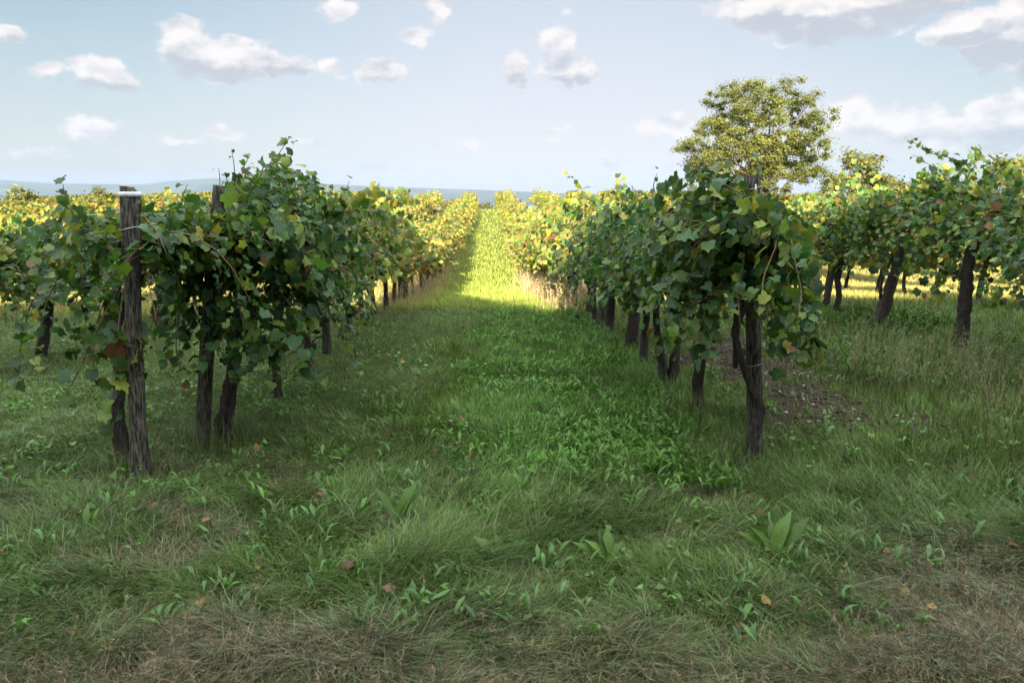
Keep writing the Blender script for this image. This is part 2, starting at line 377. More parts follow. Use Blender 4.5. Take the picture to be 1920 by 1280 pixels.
# ------------------------------------------------------------------ leaf templates
def leaf_template(kind):
    if kind == 'grape':       # five lobed vine leaf, stalk at the origin, folded along the midrib and drooping at the tip
        out = [(0, 0), (.20, -.17), (.44, -.10), (.50, .16), (.36, .30), (.50, .52), (.38, .72), (.20, .66), (0, 1.0)]
        R_ = out[1:-1]; pts = [(0, 0)] + R_ + [(0, 1.0)] + [(-a, b) for a, b in R_[::-1]]
        c = (0, .38); P = np.array([c] + pts)
        z = .22 * np.abs(P[:, 0]) - .30 * np.clip(P[:, 1] - .35, 0, 1) ** 2 - .05
        z[[3, 15]] -= .07; z[[7, 11]] -= .06; z[0] = -.02
        V = np.stack([P[:, 0], P[:, 1], z], 1); n = len(pts)
        Fc = [(0, 1 + i, 1 + (i + 1) % n) for i in range(n)]
    elif kind == 'grape_lo':
        P = np.array([(0, .3), (0, -.02), (.46, -.08), (.40, .5), (0, 1.), (-.40, .5), (-.46, -.08)], float)
        z = .2 * np.abs(P[:, 0]) - .25 * np.clip(P[:, 1] - .3, 0, 1) ** 2
        V = np.stack([P[:, 0], P[:, 1], z], 1); Fc = [(0, 1 + i, 1 + (i + 1) % 6) for i in range(6)]
    elif kind == 'tree':
        P = np.array([(0, 0), (.32, .35), (.22, .8), (0, 1.05), (-.22, .8), (-.32, .35)], float)
        V = np.stack([P[:, 0], P[:, 1], .15 * np.abs(P[:, 0])], 1); Fc = [(0, 1, 2), (0, 2, 3), (0, 3, 4), (0, 4, 5)]
    elif kind == 'lance':     # long weed leaf, arching
        P = [(0, 0, 0)]
        for y, w in ((.3, .10), (.65, .115)): P += [(-w, y, .35 * y - .22 * y * y + .05), (0, y, .35 * y - .22 * y * y), (w, y, .35 * y - .22 * y * y + .05)]
        P.append((0, 1.0, .02)); V = np.array(P, float)
        Fc = [(0, 2, 1), (0, 3, 2), (1, 2, 5), (1, 5, 4), (2, 3, 6), (2, 6, 5), (4, 5, 7), (5, 6, 7)]
    return V.astype(float), np.array(Fc)
TPL = {k: leaf_template(k) for k in ('grape', 'grape_lo', 'tree', 'lance')}
LEAF_ROUND = np.array([(0, .38), (0, .0), (.20, -.14), (.42, -.08), (.52, .14), (.47, .32), (.49, .52), (.36, .70), (.20, .82), (0, .98), (-.20, .82), (-.36, .70), (-.49, .52), (-.47, .32), (-.52, .14), (-.42, -.08), (-.20, -.14)])
def norm(v): return v / (np.linalg.norm(v, axis=-1, keepdims=True) + 1e-9)
def leaves(P, N, T, S, C, kind, rg=rng, curl=None):
    """P positions, N upper side normal, T towards the tip, S length, C colours -> verts, tris, colours"""
    V0, F0 = TPL[kind]; n, k = len(P), len(V0)
    T = norm(T - N * np.sum(T * N, 1, keepdims=True)); B = np.cross(T, N)
    L = np.tile(V0[None], (n, 1, 1))
    if kind == 'grape':     # some leaves are deeply lobed, most are rounder
        q = rg.uniform(0, 1, (n, 1, 1)) ** .6; r0 = LEAF_ROUND[None]
        L[..., :2] = L[..., :2] * (1 - q) + r0 * q
        L[..., 2] += rg.normal(0, .25, (n, 1)) * L[..., 0] * L[..., 1] + rg.uniform(-.35, .15, (n, 1)) * (L[..., 1] - .4) ** 2
    L[..., 0] *= rg.uniform(.8, 1.15, n)[:, None]
    cz = rg.uniform(.3, 1.9, n) if curl is None else curl
    L[..., 2] *= cz[:, None] if not np.isscalar(cz) else cz
    L += rg.normal(0, .022, L.shape)
    V = P[:, None] + S[:, None, None] * (L[..., [0]] * B[:, None] + L[..., [1]] * T[:, None] + L[..., [2]] * N[:, None])
    Fa = F0[None] + (np.arange(n) * k)[:, None, None]
    Cc = np.repeat(C[:, None], k, 1) * (1 + rg.normal(0, .06, (n, k, 1)))
    return V.reshape(-1, 3), Fa.reshape(-1, 3), Cc.reshape(-1, 3)

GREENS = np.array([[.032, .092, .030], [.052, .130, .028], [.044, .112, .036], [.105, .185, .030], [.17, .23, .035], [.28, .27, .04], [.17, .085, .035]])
AUT_LIT = np.array([[.09, .15, .030], [.15, .20, .038], [.22, .24, .045], [.30, .26, .055], [.34, .23, .065], [.22, .12, .045], [.06, .11, .028]]) * np.array([.92, .88, .70])  # autumn yellows, brightened: sunlight on the open rows put into the colour
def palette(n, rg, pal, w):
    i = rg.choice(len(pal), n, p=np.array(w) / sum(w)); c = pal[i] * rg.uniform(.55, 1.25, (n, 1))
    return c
MIXP = np.concatenate([GREENS, AUT_LIT[:4]])
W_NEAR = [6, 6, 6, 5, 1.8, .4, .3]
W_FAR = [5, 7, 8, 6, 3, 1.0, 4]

def cane_path(p, d, L, rg, g=.09, step=.06, floor=.35, wob=.12):
    pts = [p.copy()]; d = norm(d)
    for k in range(int(L / step)):
        d = norm(d + np.array([0, 0, -g]) + rg.normal(0, wob, 3)); p = p + d * step
        if p[2] < floor: break
        pts.append(p.copy())
    return np.array(pts)
def cane_leaves(path, rg, smin, smax, start=1, side=None, dens=1, sunny=False):
    P, N, T, S = [], [], [], []
    for rep in range(dens):
        for k in range(start, len(path)):
            t = norm(path[k] - path[k - 1]); s = 1 if (k + rep) % 2 else -1
            lat_ = norm(np.cross(t, np.array([0, 0, 1.])) + 1e-3) * s
            off = lat_ * rg.uniform(.01, .05) + rg.normal(0, .022, 3)
            sd = side if side is not None else np.array([path[k][0], 0, 0]) * 2
            # in the open rows the leaves have turned towards the sun
            n_ = norm(np.array(sd) * (.35 if sunny else .7) + (np.array([-.1, -.55, .35]) if sunny else np.array([0, 0, .55])) + rg.normal(0, .42, 3) + lat_ * .25)
            t_ = norm(lat_ * .6 + np.array([0, 0, -.8]) + rg.normal(0, .45, 3) + np.array(sd) * .25)
            P.append(path[k] + off); N.append(n_); T.append(t_)
            S.append(rg.uniform(smin, smax) * (1 - .45 * (k / max(6, len(path))) ** 2))
    return [np.array(a) for a in (P, N, T, S)]

def vine_data(rg, hh=1.0, span=.7, ncane=34, clen=(.6, 1.25), top=1.5, width=.5, leaf=(.060, .115), kind='grape', pal=GREENS, w=W_NEAR, dens=1, trunk=None, up=.5, side=0, fill=0, floor=.5, grapes=0):
    """local space: row runs along y, x is across. Returns meshes: trunk, canes, foliage"""
    if trunk is None:
        ks = np.linspace(0, 1, 9); a = rg.uniform(-.10, .10); b_ = rg.uniform(-.12, .12)
        tp = np.stack([a * np.sin(ks * 4 + rg.random() * 6) * ks, b_ * ks + .04 * np.sin(ks * 7), -.06 + ks * (hh + .06)], 1)
        tr = np.interp(ks, [0, .1, .5, 1], [.062, .045, .036, .042]) * rg.uniform(.85, 1.15)
        trunk = [(tp, tr)]
    head = trunk[0][0][-1]
    paths = [t[0] for t in trunk]; rad = [t[1] for t in trunk]
    for s in (-1, 1):      # cordon arms
        k = np.linspace(0, 1, 6)
        arm = head + np.stack([rg.normal(0, .02, 6) * k, s * span * .85 * k, (top - hh) * .5 * np.sin(k * 1.5) + rg.normal(0, .015, 6)], 1)
        paths.append(arm); rad.append(np.linspace(.026, .012, 6))
    bp, br, LV = [], [], []
    for c in range(ncane):
        y = rg.uniform(-span, span); s = side if side else rg.choice([-1, 1])
        p = head + np.array([rg.normal(0, .05), y, rg.uniform(0, max(.05, top - hh)) * (.4 + .6 * rg.random())])
        d = np.array([s * rg.uniform(.2, 1.0) * width * 1.6, rg.normal(0, .45), rg.uniform(.15, 1.0) * up * 2])
        pth = cane_path(p, d, rg.uniform(*clen), rg, g=rg.uniform(.06, .15), floor=floor + rg.uniform(-.1, .25), step=.06 if kind == 'grape' else .085)
        if len(pth) < 3: continue
        bp.append(pth); br.append(np.linspace(.0055, .002, len(pth)))
        LV.append(cane_leaves(pth, rg, *leaf, dens=dens, sunny=len(pal) != len(GREENS) or pal is AUT_LIT))
    if fill:
        n = fill
        q = np.stack([rg.uniform(-1, 1, n), rg.uniform(-1, 1, n), rg.uniform(-1, 1, n)], 1)
        q = q / np.maximum(1, np.linalg.norm(q, axis=1))[:, None]
        cz = (floor + top + .25) / 2; hz = (top + .25 - floor) / 2
        P = q * np.array([width * .85, span, hz]) + np.array([0, 0, cz]) + head * np.array([1, 1, 0])
        sd = np.stack([np.sign(q[:, 0]), 0 * q[:, 0], 0 * q[:, 0]], 1)
        LV.append([P, norm(sd * (.35 if pal is not GREENS else .8) + (np.array([-.1, -.55, .3]) if pal is not GREENS else np.array([0, 0, .4])) + rg.normal(0, .5, (n, 3))), norm(np.array([0, 0, -1.]) + rg.normal(0, .5, (n, 3))), rg.uniform(*leaf, n)])
    return dict(paths=paths, rad=rad, bp=bp, br=br, LV=LV, kind=kind, pal=pal, w=w)
def foliage_mesh(dt, rg, name='foliage'):
    P, N, T, S = [np.concatenate([l[i] for l in dt['LV']]) for i in range(4)]
    C = palette(len(P), rg, dt['pal'], dt['w'])
    if 'shift' in dt: C = C * dt['shift']
    k_ = len(TPL[dt['kind']][0]); V0 = TPL[dt['kind']][0].copy(); luv = np.tile(V0[None], (len(P), 1, 1)); luv[..., 2] = rg.random(len(P))[:, None]
    return mesh_np(name, *leaves(P, N, T, S, C, dt['kind'], rg), luv=luv.reshape(-1, 3))
def grape_bunch_mesh(rg):
    V0 = []; F0 = []; n0 = 0
    ico_v = []; 
    ph = np.arange(6) / 6 * 2 * np.pi
    base = [(0, 0, 1)] + [(math.cos(a) * .87, math.sin(a) * .87, .5) for a in ph] + [(math.cos(a + .5) * .87, math.sin(a + .5) * .87, -.5) for a in ph] + [(0, 0, -1)]
    base = np.array(base)
    f = [(0, 1 + i, 1 + (i + 1) % 6) for i in range(6)]
    for i in range(6): j = (i + 1) % 6; f += [(1 + i, 7 + i, 1 + j), (1 + j, 7 + i, 7 + j)]
    f += [(13, 7 + (i + 1) % 6, 7 + i) for i in range(6)]
    f = np.array(f)
    for k in range(46):
        t = rg.random(); r = .038 * (1 - t * .75) * math.sqrt(rg.random()) + .004; a = rg.random() * 6.28
        V0.append(base * .009 * rg.uniform(.8, 1.2) + np.array([math.cos(a) * r, math.sin(a) * r, -.13 * t])); F0.append(f + n0); n0 += 14
    return mesh_np('grape_bunch', np.concatenate(V0), np.concatenate(F0), None, True)
GB = [grape_bunch_mesh(rng) for _ in range(3)]

ROWA = math.atan(.03)
def row_x(k, d):      # k = lateral offset of the row from the lane's middle
    return axis(d) + k
def make_vine(dt, loc, label, group, rg, rz=ROWA, mat=None, grapes=0, sides=10, gpos=None):
    e = empty('grapevine', loc, label, 'grapevine', group, rz)
    obj('trunk', tube_mesh('trunk', dt['paths'], dt['rad'], sides, .35, rg=rg), M_bark, e)
    obj('canes', tube_mesh('canes', dt['bp'], dt['br'], 4, 0, rg=rg), M_cane, e)
    obj('foliage', foliage_mesh(dt, rg), mat or M_leaf, e)
    if gpos is None: gpos = [(rg.uniform(-.35, .35), rg.uniform(-.5, .5), rg.uniform(1.0, 1.5)) for _ in range(grapes)]
    for p in gpos:
        g = obj('grape_bunch', GB[rg.integers(3)], M_grape, e, p)
        g.rotation_euler = (rg.normal(0, .2), rg.normal(0, .2), rg.random() * 6)
    return e
def copy_tree(o, parent=None):
    c = o.copy(); col.objects.link(c); c.parent = parent
    for ch in o.children: copy_tree(ch, c)
    return c

def path_px(pts, n=None):
    """smooth polyline through (px, py, d) points"""
    P = np.array([px3(*p) for p in pts]); k = len(P); n = n or k * 5
    t = np.linspace(0, k - 1, n); i = np.clip(t.astype(int), 0, k - 2); f = (t - i)[:, None]
    P0 = P[np.maximum(i - 1, 0)]; P1 = P[i]; P2 = P[i + 1]; P3 = P[np.minimum(i + 2, k - 1)]
    return .5 * ((2 * P1) + (-P0 + P2) * f + (2 * P0 - 5 * P1 + 4 * P2 - P3) * f ** 2 + (-P0 + 3 * P1 - 3 * P2 + P3) * f ** 3)

# ------------------------------------------------------------------ hand placed near vines
ENV = {-1.9: [(0, 440), (60, 410), (150, 395), (212, 400), (290, 395), (350, 385), (400, 380), (430, 345), (470, 305), (530, 302), (570, 322), (610, 352), (650, 372), (760, 372)],
       1.8: [(1040, 350), (1100, 345), (1160, 352), (1230, 338), (1300, 318), (1360, 322), (1410, 345), (1440, 372), (1475, 396), (1502, 430), (1522, 480), (1550, 640), (1640, 700)],
       5.4: [(1380, 420), (1480, 385), (1540, 352), (1600, 335), (1650, 345), (1690, 385), (1720, 335), (1760, 300), (1850, 288), (1900, 305), (1960, 310), (2200, 320)],
       -5.4: [(-400, 400), (0, 408), (60, 400), (130, 392), (250, 402), (420, 398), (500, 390)]}
ENV[-1.8] = ENV[-1.9]; ENV[-2.0] = ENV[-1.9]
def near_vine(k, d, label, group, seed, extra=(), trunk_px=None, base=None, clear=(), ceil=None, **kw):
    rg = np.random.default_rng(seed)
    x = row_x(k, d) if base is None else base; z = gz(x, d)
    loc = np.array([x, d, z])
    trunk = None
    ca, sa = math.cos(-ROWA), math.sin(-ROWA)
    def loc2(P):
        q = P - loc; return np.stack([q[:, 0] * ca - q[:, 1] * sa, q[:, 0] * sa + q[:, 1] * ca, q[:, 2]], 1)
    if trunk_px is not None:
        trunk = []
        for pts, rad in trunk_px:
            pp = loc2(path_px(pts)); trunk.append((pp, np.interp(np.linspace(0, 1, len(pp)), np.linspace(0, 1, len(rad)), rad)))
    dt = vine_data(rg, trunk=trunk, **kw)
    for rep_ in range(2 if d < 6 else 1):      # thicker foliage on the nearest vines: a second leaf beside each
        for L_ in list(dt['LV']):
            m_ = len(L_[0]); dt['LV'].append([L_[0] + rg.normal(0, .07, (m_, 3)), norm(L_[1] + rg.normal(0, .45, (m_, 3))), norm(L_[2] + rg.normal(0, .5, (m_, 3))), L_[3] * rg.uniform(.6, 1.1, m_)])
    if ceil is not None:
        for L_ in dt['LV']:
            ok = L_[0][:, 2] < ceil + rg.normal(0, .05, len(L_[0]))
            for q in range(4): L_[q] = L_[q][ok]
        kb = [i for i, p in enumerate(dt['bp']) if p[:, 2].max() < ceil + .05]
        dt['bp'] = [dt['bp'][i] for i in kb]; dt['br'] = [dt['br'][i] for i in kb]
    env = ENV[round(k, 1)]
    def image(P):
        wx = loc[0] + P[:, 0] * ca + P[:, 1] * sa; wy = loc[1] - P[:, 0] * sa + P[:, 1] * ca; wz = loc[2] + P[:, 2] - CAM_H
        f_ = wy * math.cos(PITCH) - wz * math.sin(PITCH); u_ = wy * math.sin(PITCH) + wz * math.cos(PITCH)
        return 960 + F * wx / f_, 640 - F * u_ / f_, wy
    def inside(P, jit=7):       # prune the vine to its ragged outline
        ix, iy, iw = image(P); return iy > np.interp(ix, [e[0] for e in env], [e[1] for e in env]) + rg.normal(0, jit, len(P))
    for L_ in dt['LV']:
        ok = inside(L_[0])
        for q in range(4): L_[q] = L_[q][ok]
    nb, nr = [], []
    for p_, r_ in zip(dt['bp'], dt['br']):
        ok = inside(p_, 0); m_ = len(p_) if ok.all() else int(np.argmin(ok))
        if m_ > 2: nb.append(p_[:m_]); nr.append(r_[:m_])
    dt['bp'], dt['br'] = nb, nr
    for pts, dens, sm, sM in extra:
        p = loc2(path_px(pts, int(max(6, np.sum(np.linalg.norm(np.diff(np.array([px3(*q) for q in pts]), axis=0), axis=1)) / .055))))
        dt['bp'].append(p); dt['br'].append(np.linspace(.006, .002, len(p)))
        dt['LV'].append(cane_leaves(p, rg, sm, sM, 0, side=np.array([0, -.4, .0]), dens=dens))
    for x0, x1, y0, y1, dm in clear:       # nothing hangs in front of the post here
        for L_ in dt['LV']:
            ix, iy, iw = image(L_[0] + L_[2] * L_[3][:, None] * .4)
            ok = ~((ix > x0) & (ix < x1) & (iy > y0) & (iy < y1) & (iw < dm))
            for q in range(4): L_[q] = L_[q][ok]
    return make_vine(dt, loc, label, group, rg, grapes=kw.get('grapes', 2))

GL, GR, GL2, GR2 = 'grapevines in the row left of the grass lane', 'grapevines in the row right of the grass lane', 'grapevines in the second row to the left', 'grapevines in the second row to the right'
near_vine(-1.95, 4.95, 'nearest grapevine on the left, drooping leaves, trunk beside the white-banded post', GL, 11, base=px3(240, 900, 4.95)[0],
    trunk_px=[([(248, 905, 4.98), (232, 840, 5.0), (222, 770, 5.0), (232, 690, 5.02), (236, 600, 5.05), (262, 520, 5.1), (285, 455, 5.2)], [.055, .05, .04, .032, .03, .028, .024]),
              ([(240, 880, 4.99), (228, 815, 4.99), (211, 800, 5.0)], [.03, .022, .012])],
    hh=1.3, top=1.40, span=.45, ncane=26, width=.62, clen=(.5, 1.0), floor=.75, ceil=1.58, clear=[(212, 285, 330, 600, 5.05)], leaf=(.055, .118), dens=1,
    extra=[([(240, 470, 5.0), (150, 470, 4.9), (90, 560, 4.8), (60, 690, 4.8)], 2, .06, .12), ([(240, 480, 5.1), (170, 500, 5.0), (140, 580, 4.9), (145, 660, 4.9)], 2, .06, .115), ([(240, 460, 5.1), (180, 430, 5.2), (110, 450, 5.2), (70, 520, 5.2), (85, 600, 5.2)], 2, .06, .115),
           ([(240, 560, 5.1), (200, 560, 5.1), (175, 640, 5.0), (180, 720, 5.0)], 2, .07, .12), ([(60, 560, 5.1), (40, 640, 5.1), (35, 720, 5.1)], 1, .07, .12), ([(240, 440, 5.2), (160, 400, 5.3), (80, 420, 5.3), (20, 480, 5.3)], 2, .07, .12), ([(235, 520, 5.0), (190, 600, 4.8), (150, 690, 4.8), (118, 750, 4.8)], 1, .08, .13),
           ([(232, 540, 4.9), (222, 620, 4.75), (228, 700, 4.75)], 2, .06, .11), ([(245, 560, 4.9), (225, 640, 4.7), (215, 720, 4.7), (205, 790, 4.7)], 2, .09, .13), ([(250, 430, 5.0), (160, 430, 5.0), (125, 370, 5.0), (118, 345, 5.0)], 1, .07, .12),
           ([(230, 450, 5.0), (110, 500, 5.1), (40, 600, 5.1)], 1, .07, .12), ([(270, 880, 4.95), (300, 800, 4.95), (325, 730, 5.0), (345, 660, 5.1)], 1, .005, .012),
           ([(300, 440, 5.0), (330, 520, 4.9), (320, 600, 4.9), (310, 690, 4.9)], 2, .07, .12), ([(235, 640, 4.75), (265, 640, 4.7), (250, 720, 4.7)], 1, .07, .11)])
near_vine(-1.8, 5.62, 'tall bushy grapevine behind the second post on the left, its shoots rising highest', GL, 12,
    trunk_px=[([(418, 812, 5.62), (428, 760, 5.62), (436, 710, 5.65), (440, 640, 5.7), (455, 560, 5.75), (470, 480, 5.8)], [.062, .055, .045, .042, .038, .034])],
    hh=1.3, top=1.55, span=.7, ncane=70, width=.62, clen=(.6, 1.2), floor=.55, clear=[(392, 428, 335, 400, 5.6)], leaf=(.055, .118), up=.62, fill=160,
    extra=[([(470, 400, 6.2), (500, 330, 6.3), (525, 285, 6.3), (545, 256, 6.3)], 2, .05, .10), ([(430, 400, 5.9), (440, 330, 6.0), (434, 280, 6.0)], 1, .03, .06), ([(400, 400, 5.8), (412, 350, 5.9), (410, 315, 5.9)], 1, .03, .05),
           ([(450, 380, 6.1), (455, 320, 6.1), (470, 290, 6.1)], 1, .06, .10), ([(560, 420, 6.4), (580, 350, 6.5), (590, 320, 6.5)], 1, .06, .10), ([(340, 440, 5.6), (340, 380, 5.6), (352, 345, 5.6)], 1, .06, .11),
           ([(480, 360, 6.2), (520, 320, 6.2), (560, 330, 6.2), (600, 370, 6.2)], 2, .06, .115), ([(450, 420, 5.9), (500, 370, 6.0), (540, 360, 6.0), (590, 400, 6.0)], 2, .07, .12), ([(440, 430, 5.7), (470, 350, 5.8), (500, 310, 5.9), (530, 300, 6.)], 2, .09, .13),
           ([(500, 600, 5.4), (560, 640, 5.2), (600, 720, 5.2)], 1, .08, .13), ([(340, 560, 5.3), (330, 650, 5.2), (345, 700, 5.2)], 2, .07, .12), ([(400, 480, 5.3), (385, 560, 5.25), (380, 640, 5.2), (372, 690, 5.2)], 2, .07, .12), ([(440, 500, 5.4), (450, 580, 5.3), (460, 640, 5.25), (455, 700, 5.2)], 2, .07, .12), ([(420, 520, 5.3), (415, 600, 5.25), (420, 670, 5.2)], 2, .07, .11), ([(520, 600, 5.5), (525, 660, 5.4), (515, 715, 5.4)], 2, .07, .11), ([(560, 580, 5.8), (570, 650, 5.7), (560, 700, 5.7)], 2, .07, .11)])
near_vine(-1.8, 6.9, 'grapevine on the left filling the gap between the bushy vine and the short dark posts', GL, 13, hh=1.1, top=1.45, span=.75, ncane=55, width=.6, floor=.6, leaf=(.055, .115), fill=120,
    extra=[([(600, 420, 7.0), (640, 370, 7.2), (655, 340, 7.2)], 1, .07, .11)])
near_vine(-1.8, 8.2, 'grapevine on the left with a forked bare cane, before the first sunlit leaves', GL, 14, hh=1.05, top=1.45, span=.75, ncane=50, width=.58, floor=.65, leaf=(.060, .115), fill=100, pal=MIXP, w=[3, 4, 3, 4, 3, 1, .6, 3, 4, 3, 2])

near_vine(1.8, 5.2, 'nearest grapevine on the right, big drooping leaves and a twisted trunk wound round the post', GR, 21, clear=[(1396, 1428, 318, 368, 5.4), (1340, 1445, 585, 900, 6)], base=px3(1405, 862, 5.2)[0],
    trunk_px=[([(1378, 872, 5.05), (1402, 860, 5.1), (1412, 810, 5.12), (1424, 770, 5.15), (1408, 725, 5.12), (1388, 670, 5.1), (1378, 620, 5.1), (1396, 570, 5.15), (1400, 510, 5.2), (1408, 450, 5.3)], [.05, .042, .03, .038, .026, .023, .026, .022, .028, .03]),
              ([(1372, 878, 5.03), (1392, 870, 5.05)], [.045, .045]), ([(1378, 690, 5.6), (1380, 600, 5.6), (1385, 520, 5.6), (1395, 440, 5.5)], [.02, .018, .018, .02])],
    hh=1.3, top=1.48, span=.6, ncane=64, width=.62, clen=(.55, 1.15), floor=.62, leaf=(.055, .118), fill=130,
    extra=[([(1440, 470, 5.1), (1500, 520, 5.0), (1530, 600, 4.9), (1540, 690, 4.9)], 2, .07, .12), ([(1430, 560, 5.0), (1460, 620, 4.9), (1490, 660, 4.9), (1535, 680, 4.9)], 2, .06, .115), ([(1400, 520, 5.0), (1320, 560, 4.8), (1265, 600, 4.8), (1240, 640, 4.8)], 2, .06, .115),
           ([(1415, 400, 5.3), (1420, 330, 5.3), (1422, 292, 5.3)], 1, .06, .13), ([(1400, 400, 5.3), (1380, 340, 5.3), (1360, 300, 5.3)], 1, .06, .11), ([(1440, 420, 5.2), (1485, 410, 5.2), (1510, 450, 5.1), (1528, 520, 5.)], 2, .07, .12),
           ([(1380, 460, 5.1), (1300, 480, 4.9), (1250, 560, 4.8), (1290, 640, 4.8)], 2, .07, .125), ([(1380, 500, 5.0), (1330, 560, 4.8), (1320, 620, 4.8), (1350, 660, 4.8)], 2, .07, .125), ([(1410, 540, 4.9), (1440, 590, 4.8), (1430, 640, 4.85)], 1, .09, .14)])
near_vine(1.8, 6.35, 'second grapevine on the right, dark gaps and a curled shoot standing up from its top', GR, 22, hh=1.15, top=1.5, span=.75, ncane=60, width=.6, floor=.74, leaf=(.055, .115), fill=120,
    extra=[([(1225, 400, 6.6), (1225, 350, 6.6), (1232, 325, 6.6)], 1, .03, .05)])
near_vine(1.8, 7.45, 'grapevine on the right with two stems parting low from one foot', GR, 23,
    trunk_px=[([(1240, 730, 7.45), (1243, 690, 7.45), (1236, 640, 7.45), (1230, 590, 7.5), (1236, 540, 7.5)], [.06, .045, .035, .03, .03]), ([(1250, 730, 7.46), (1262, 690, 7.46), (1266, 630, 7.5), (1262, 570, 7.5), (1258, 520, 7.5)], [.055, .05, .042, .036, .034])],
    hh=1.1, top=1.5, span=.75, ncane=56, width=.58, floor=.76, leaf=(.055, .115), fill=110)
near_vine(1.8, 8.7, 'shaded grapevine on the right between the two-stemmed vine and the stout pale-footed trunk', GR, 24, hh=1.05, top=1.5, span=.75, ncane=52, width=.58, floor=.78, leaf=(.060, .115), fill=100)
near_vine(1.8, 9.85, 'grapevine on the right with a stout trunk in front of the grey post', GR, 25,
    trunk_px=[([(1183, 660, 9.85), (1186, 620, 9.85), (1190, 580, 9.9), (1192, 530, 9.9)], [.09, .07, .06, .05])],
    hh=1.05, top=1.5, span=.75, ncane=50, width=.58, floor=.78, leaf=(.060, .115), fill=100)

near_vine(5.4, 7.3, 'grapevine at the right edge of the picture, only its dark hanging leaves in view', GR2, 31, hh=1.1, top=1.55, span=.75, ncane=60, width=.62, floor=.6, leaf=(.055, .115), fill=120)
near_vine(5.4, 8.9, 'grapevine with a straight black trunk on the far right, reddish shoots arching over its top', GR2, 32, pal=MIXP, w=[4, 5, 4, 4, 3, 1, .8, 2, 2, 1, .5],
    trunk_px=[([(1803, 668, 8.95), (1806, 610, 8.95), (1812, 550, 8.95), (1816, 500, 8.95), (1828, 450, 9.0)], [.085, .072, .068, .06, .06])],
    hh=1.1, top=1.6, span=.8, ncane=70, width=.62, floor=.62, leaf=(.060, .115), fill=130, up=.7,
    extra=[([(1830, 380, 9.), (1800, 310, 9.), (1750, 285, 9.), (1700, 262, 9.)], 2, .05, .09), ([(1820, 360, 9.), (1760, 320, 9.), (1712, 290, 9.)], 1, .06, .10), ([(1840, 380, 9.), (1850, 310, 9.), (1830, 275, 9.)], 2, .07, .12), ([(1850, 380, 9.), (1900, 330, 9.), (1880, 300, 9.)], 1, .07, .12)])
near_vine(5.4, 10.6, 'grapevine with a black trunk leaning right in the second row on the right', GR2, 33, pal=MIXP, w=[4, 5, 4, 4, 3, 1, .8, 2, 2, 1, .5],
    trunk_px=[([(1646, 605, 10.6), (1662, 560, 10.6), (1680, 500, 10.6), (1697, 440, 10.6), (1712, 400, 10.6)], [.085, .075, .06, .045, .04]), ([(1650, 560, 10.6), (1655, 520, 10.6), (1675, 480, 10.6)], [.02, .02, .02])],
    hh=1.1, top=1.55, span=.8, ncane=60, width=.6, floor=.68, leaf=(.060, .115), fill=110, up=.62, extra=[([(1690, 400, 10.6), (1660, 340, 10.6), (1640, 315, 10.6)], 1, .06, .10)])
near_vine(5.4, 12.0, 'grapevine with a curved forked trunk, last shaded one of the second right row', GR2, 34, pal=MIXP, w=[4, 5, 4, 4, 3, 1, .8, 2, 2, 1, .5],
    trunk_px=[([(1560, 585, 12.), (1572, 560, 12.), (1570, 520, 12.), (1580, 490, 12.), (1590, 470, 12.)], [.035, .04, .045, .06, .06]), ([(1548, 570, 12.), (1556, 530, 12.), (1568, 500, 12.)], [.05, .045, .04])],
    hh=1.05, top=1.6, span=.8, ncane=56, width=.6, floor=.72, leaf=(.060, .115), fill=110, extra=[([(1600, 380, 12.), (1610, 310, 12.), (1600, 285, 12.)], 1, .08, .12)])
near_vine(-5.4, 8.4, 'grapevine at the left edge of the picture with hanging leaves at mid height', GL2, 41, pal=MIXP, w=[4, 5, 4, 4, 3, 1, .8, 2, 2, 1, .5], ceil=1.68, hh=1.1, top=1.35, span=.75, ncane=50, width=.6, floor=.7, leaf=(.060, .115), fill=90)
near_vine(-5.4, 9.8, 'grapevine of the second row on the left, pale trunk behind the drooping leaves', GL2, 42,
    ceil=1.7, trunk_px=[([(72, 690, 9.7), (82, 640, 9.7), (92, 590, 9.7), (95, 540, 9.7)], [.075, .06, .05, .045])], hh=1.0, top=1.35, span=.8, ncane=50, width=.6, floor=.75, leaf=(.060, .115), fill=90)
near_vine(-5.4, 12.0, 'half sunlit grapevine with a forked pale trunk in the second row on the left', GL2, 43,
    ceil=1.75, trunk_px=[([(214, 606, 12.0), (218, 575, 12.), (222, 530, 12.)], [.06, .05, .045])], hh=1.0, top=1.4, span=.8, ncane=46, width=.6, floor=.78, leaf=(.060, .115), fill=90, pal=np.concatenate([GREENS, AUT_LIT[1:4]]), w=[3, 4, 4, 4, 3, 1, .6, 2, 2, 1])

# ------------------------------------------------------------------ the long rows: prototypes and copies
def proto(seed, pal, w, leaf, kind, nc, fill, label, group, **kw):
    rg = np.random.default_rng(seed)
    return make_vine(vine_data(rg, hh=rg.uniform(.9, 1.1), top=rg.uniform(1.4, 1.6), span=.62, up=rg.uniform(.45, .7), ncane=nc, width=.52, floor=.68, leaf=leaf, kind=kind, pal=pal, w=w, fill=fill, **kw),
                     (0, 0, 0), label, group, rg, mat=M_leaf_far if pal is AUT_LIT else M_leaf, sides=7)
first = {}
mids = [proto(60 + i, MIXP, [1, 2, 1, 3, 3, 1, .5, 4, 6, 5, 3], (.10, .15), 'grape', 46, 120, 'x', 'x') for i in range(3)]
auts_lit = [proto(70 + i, AUT_LIT, W_FAR, (.11, .16), 'grape', 44, 150, 'x', 'x') for i in range(4)]
fars = [proto(80 + i, AUT_LIT, W_FAR, (.15, .22), 'grape_lo', 26, 130, 'x', 'x') for i in range(4)]
used = set()
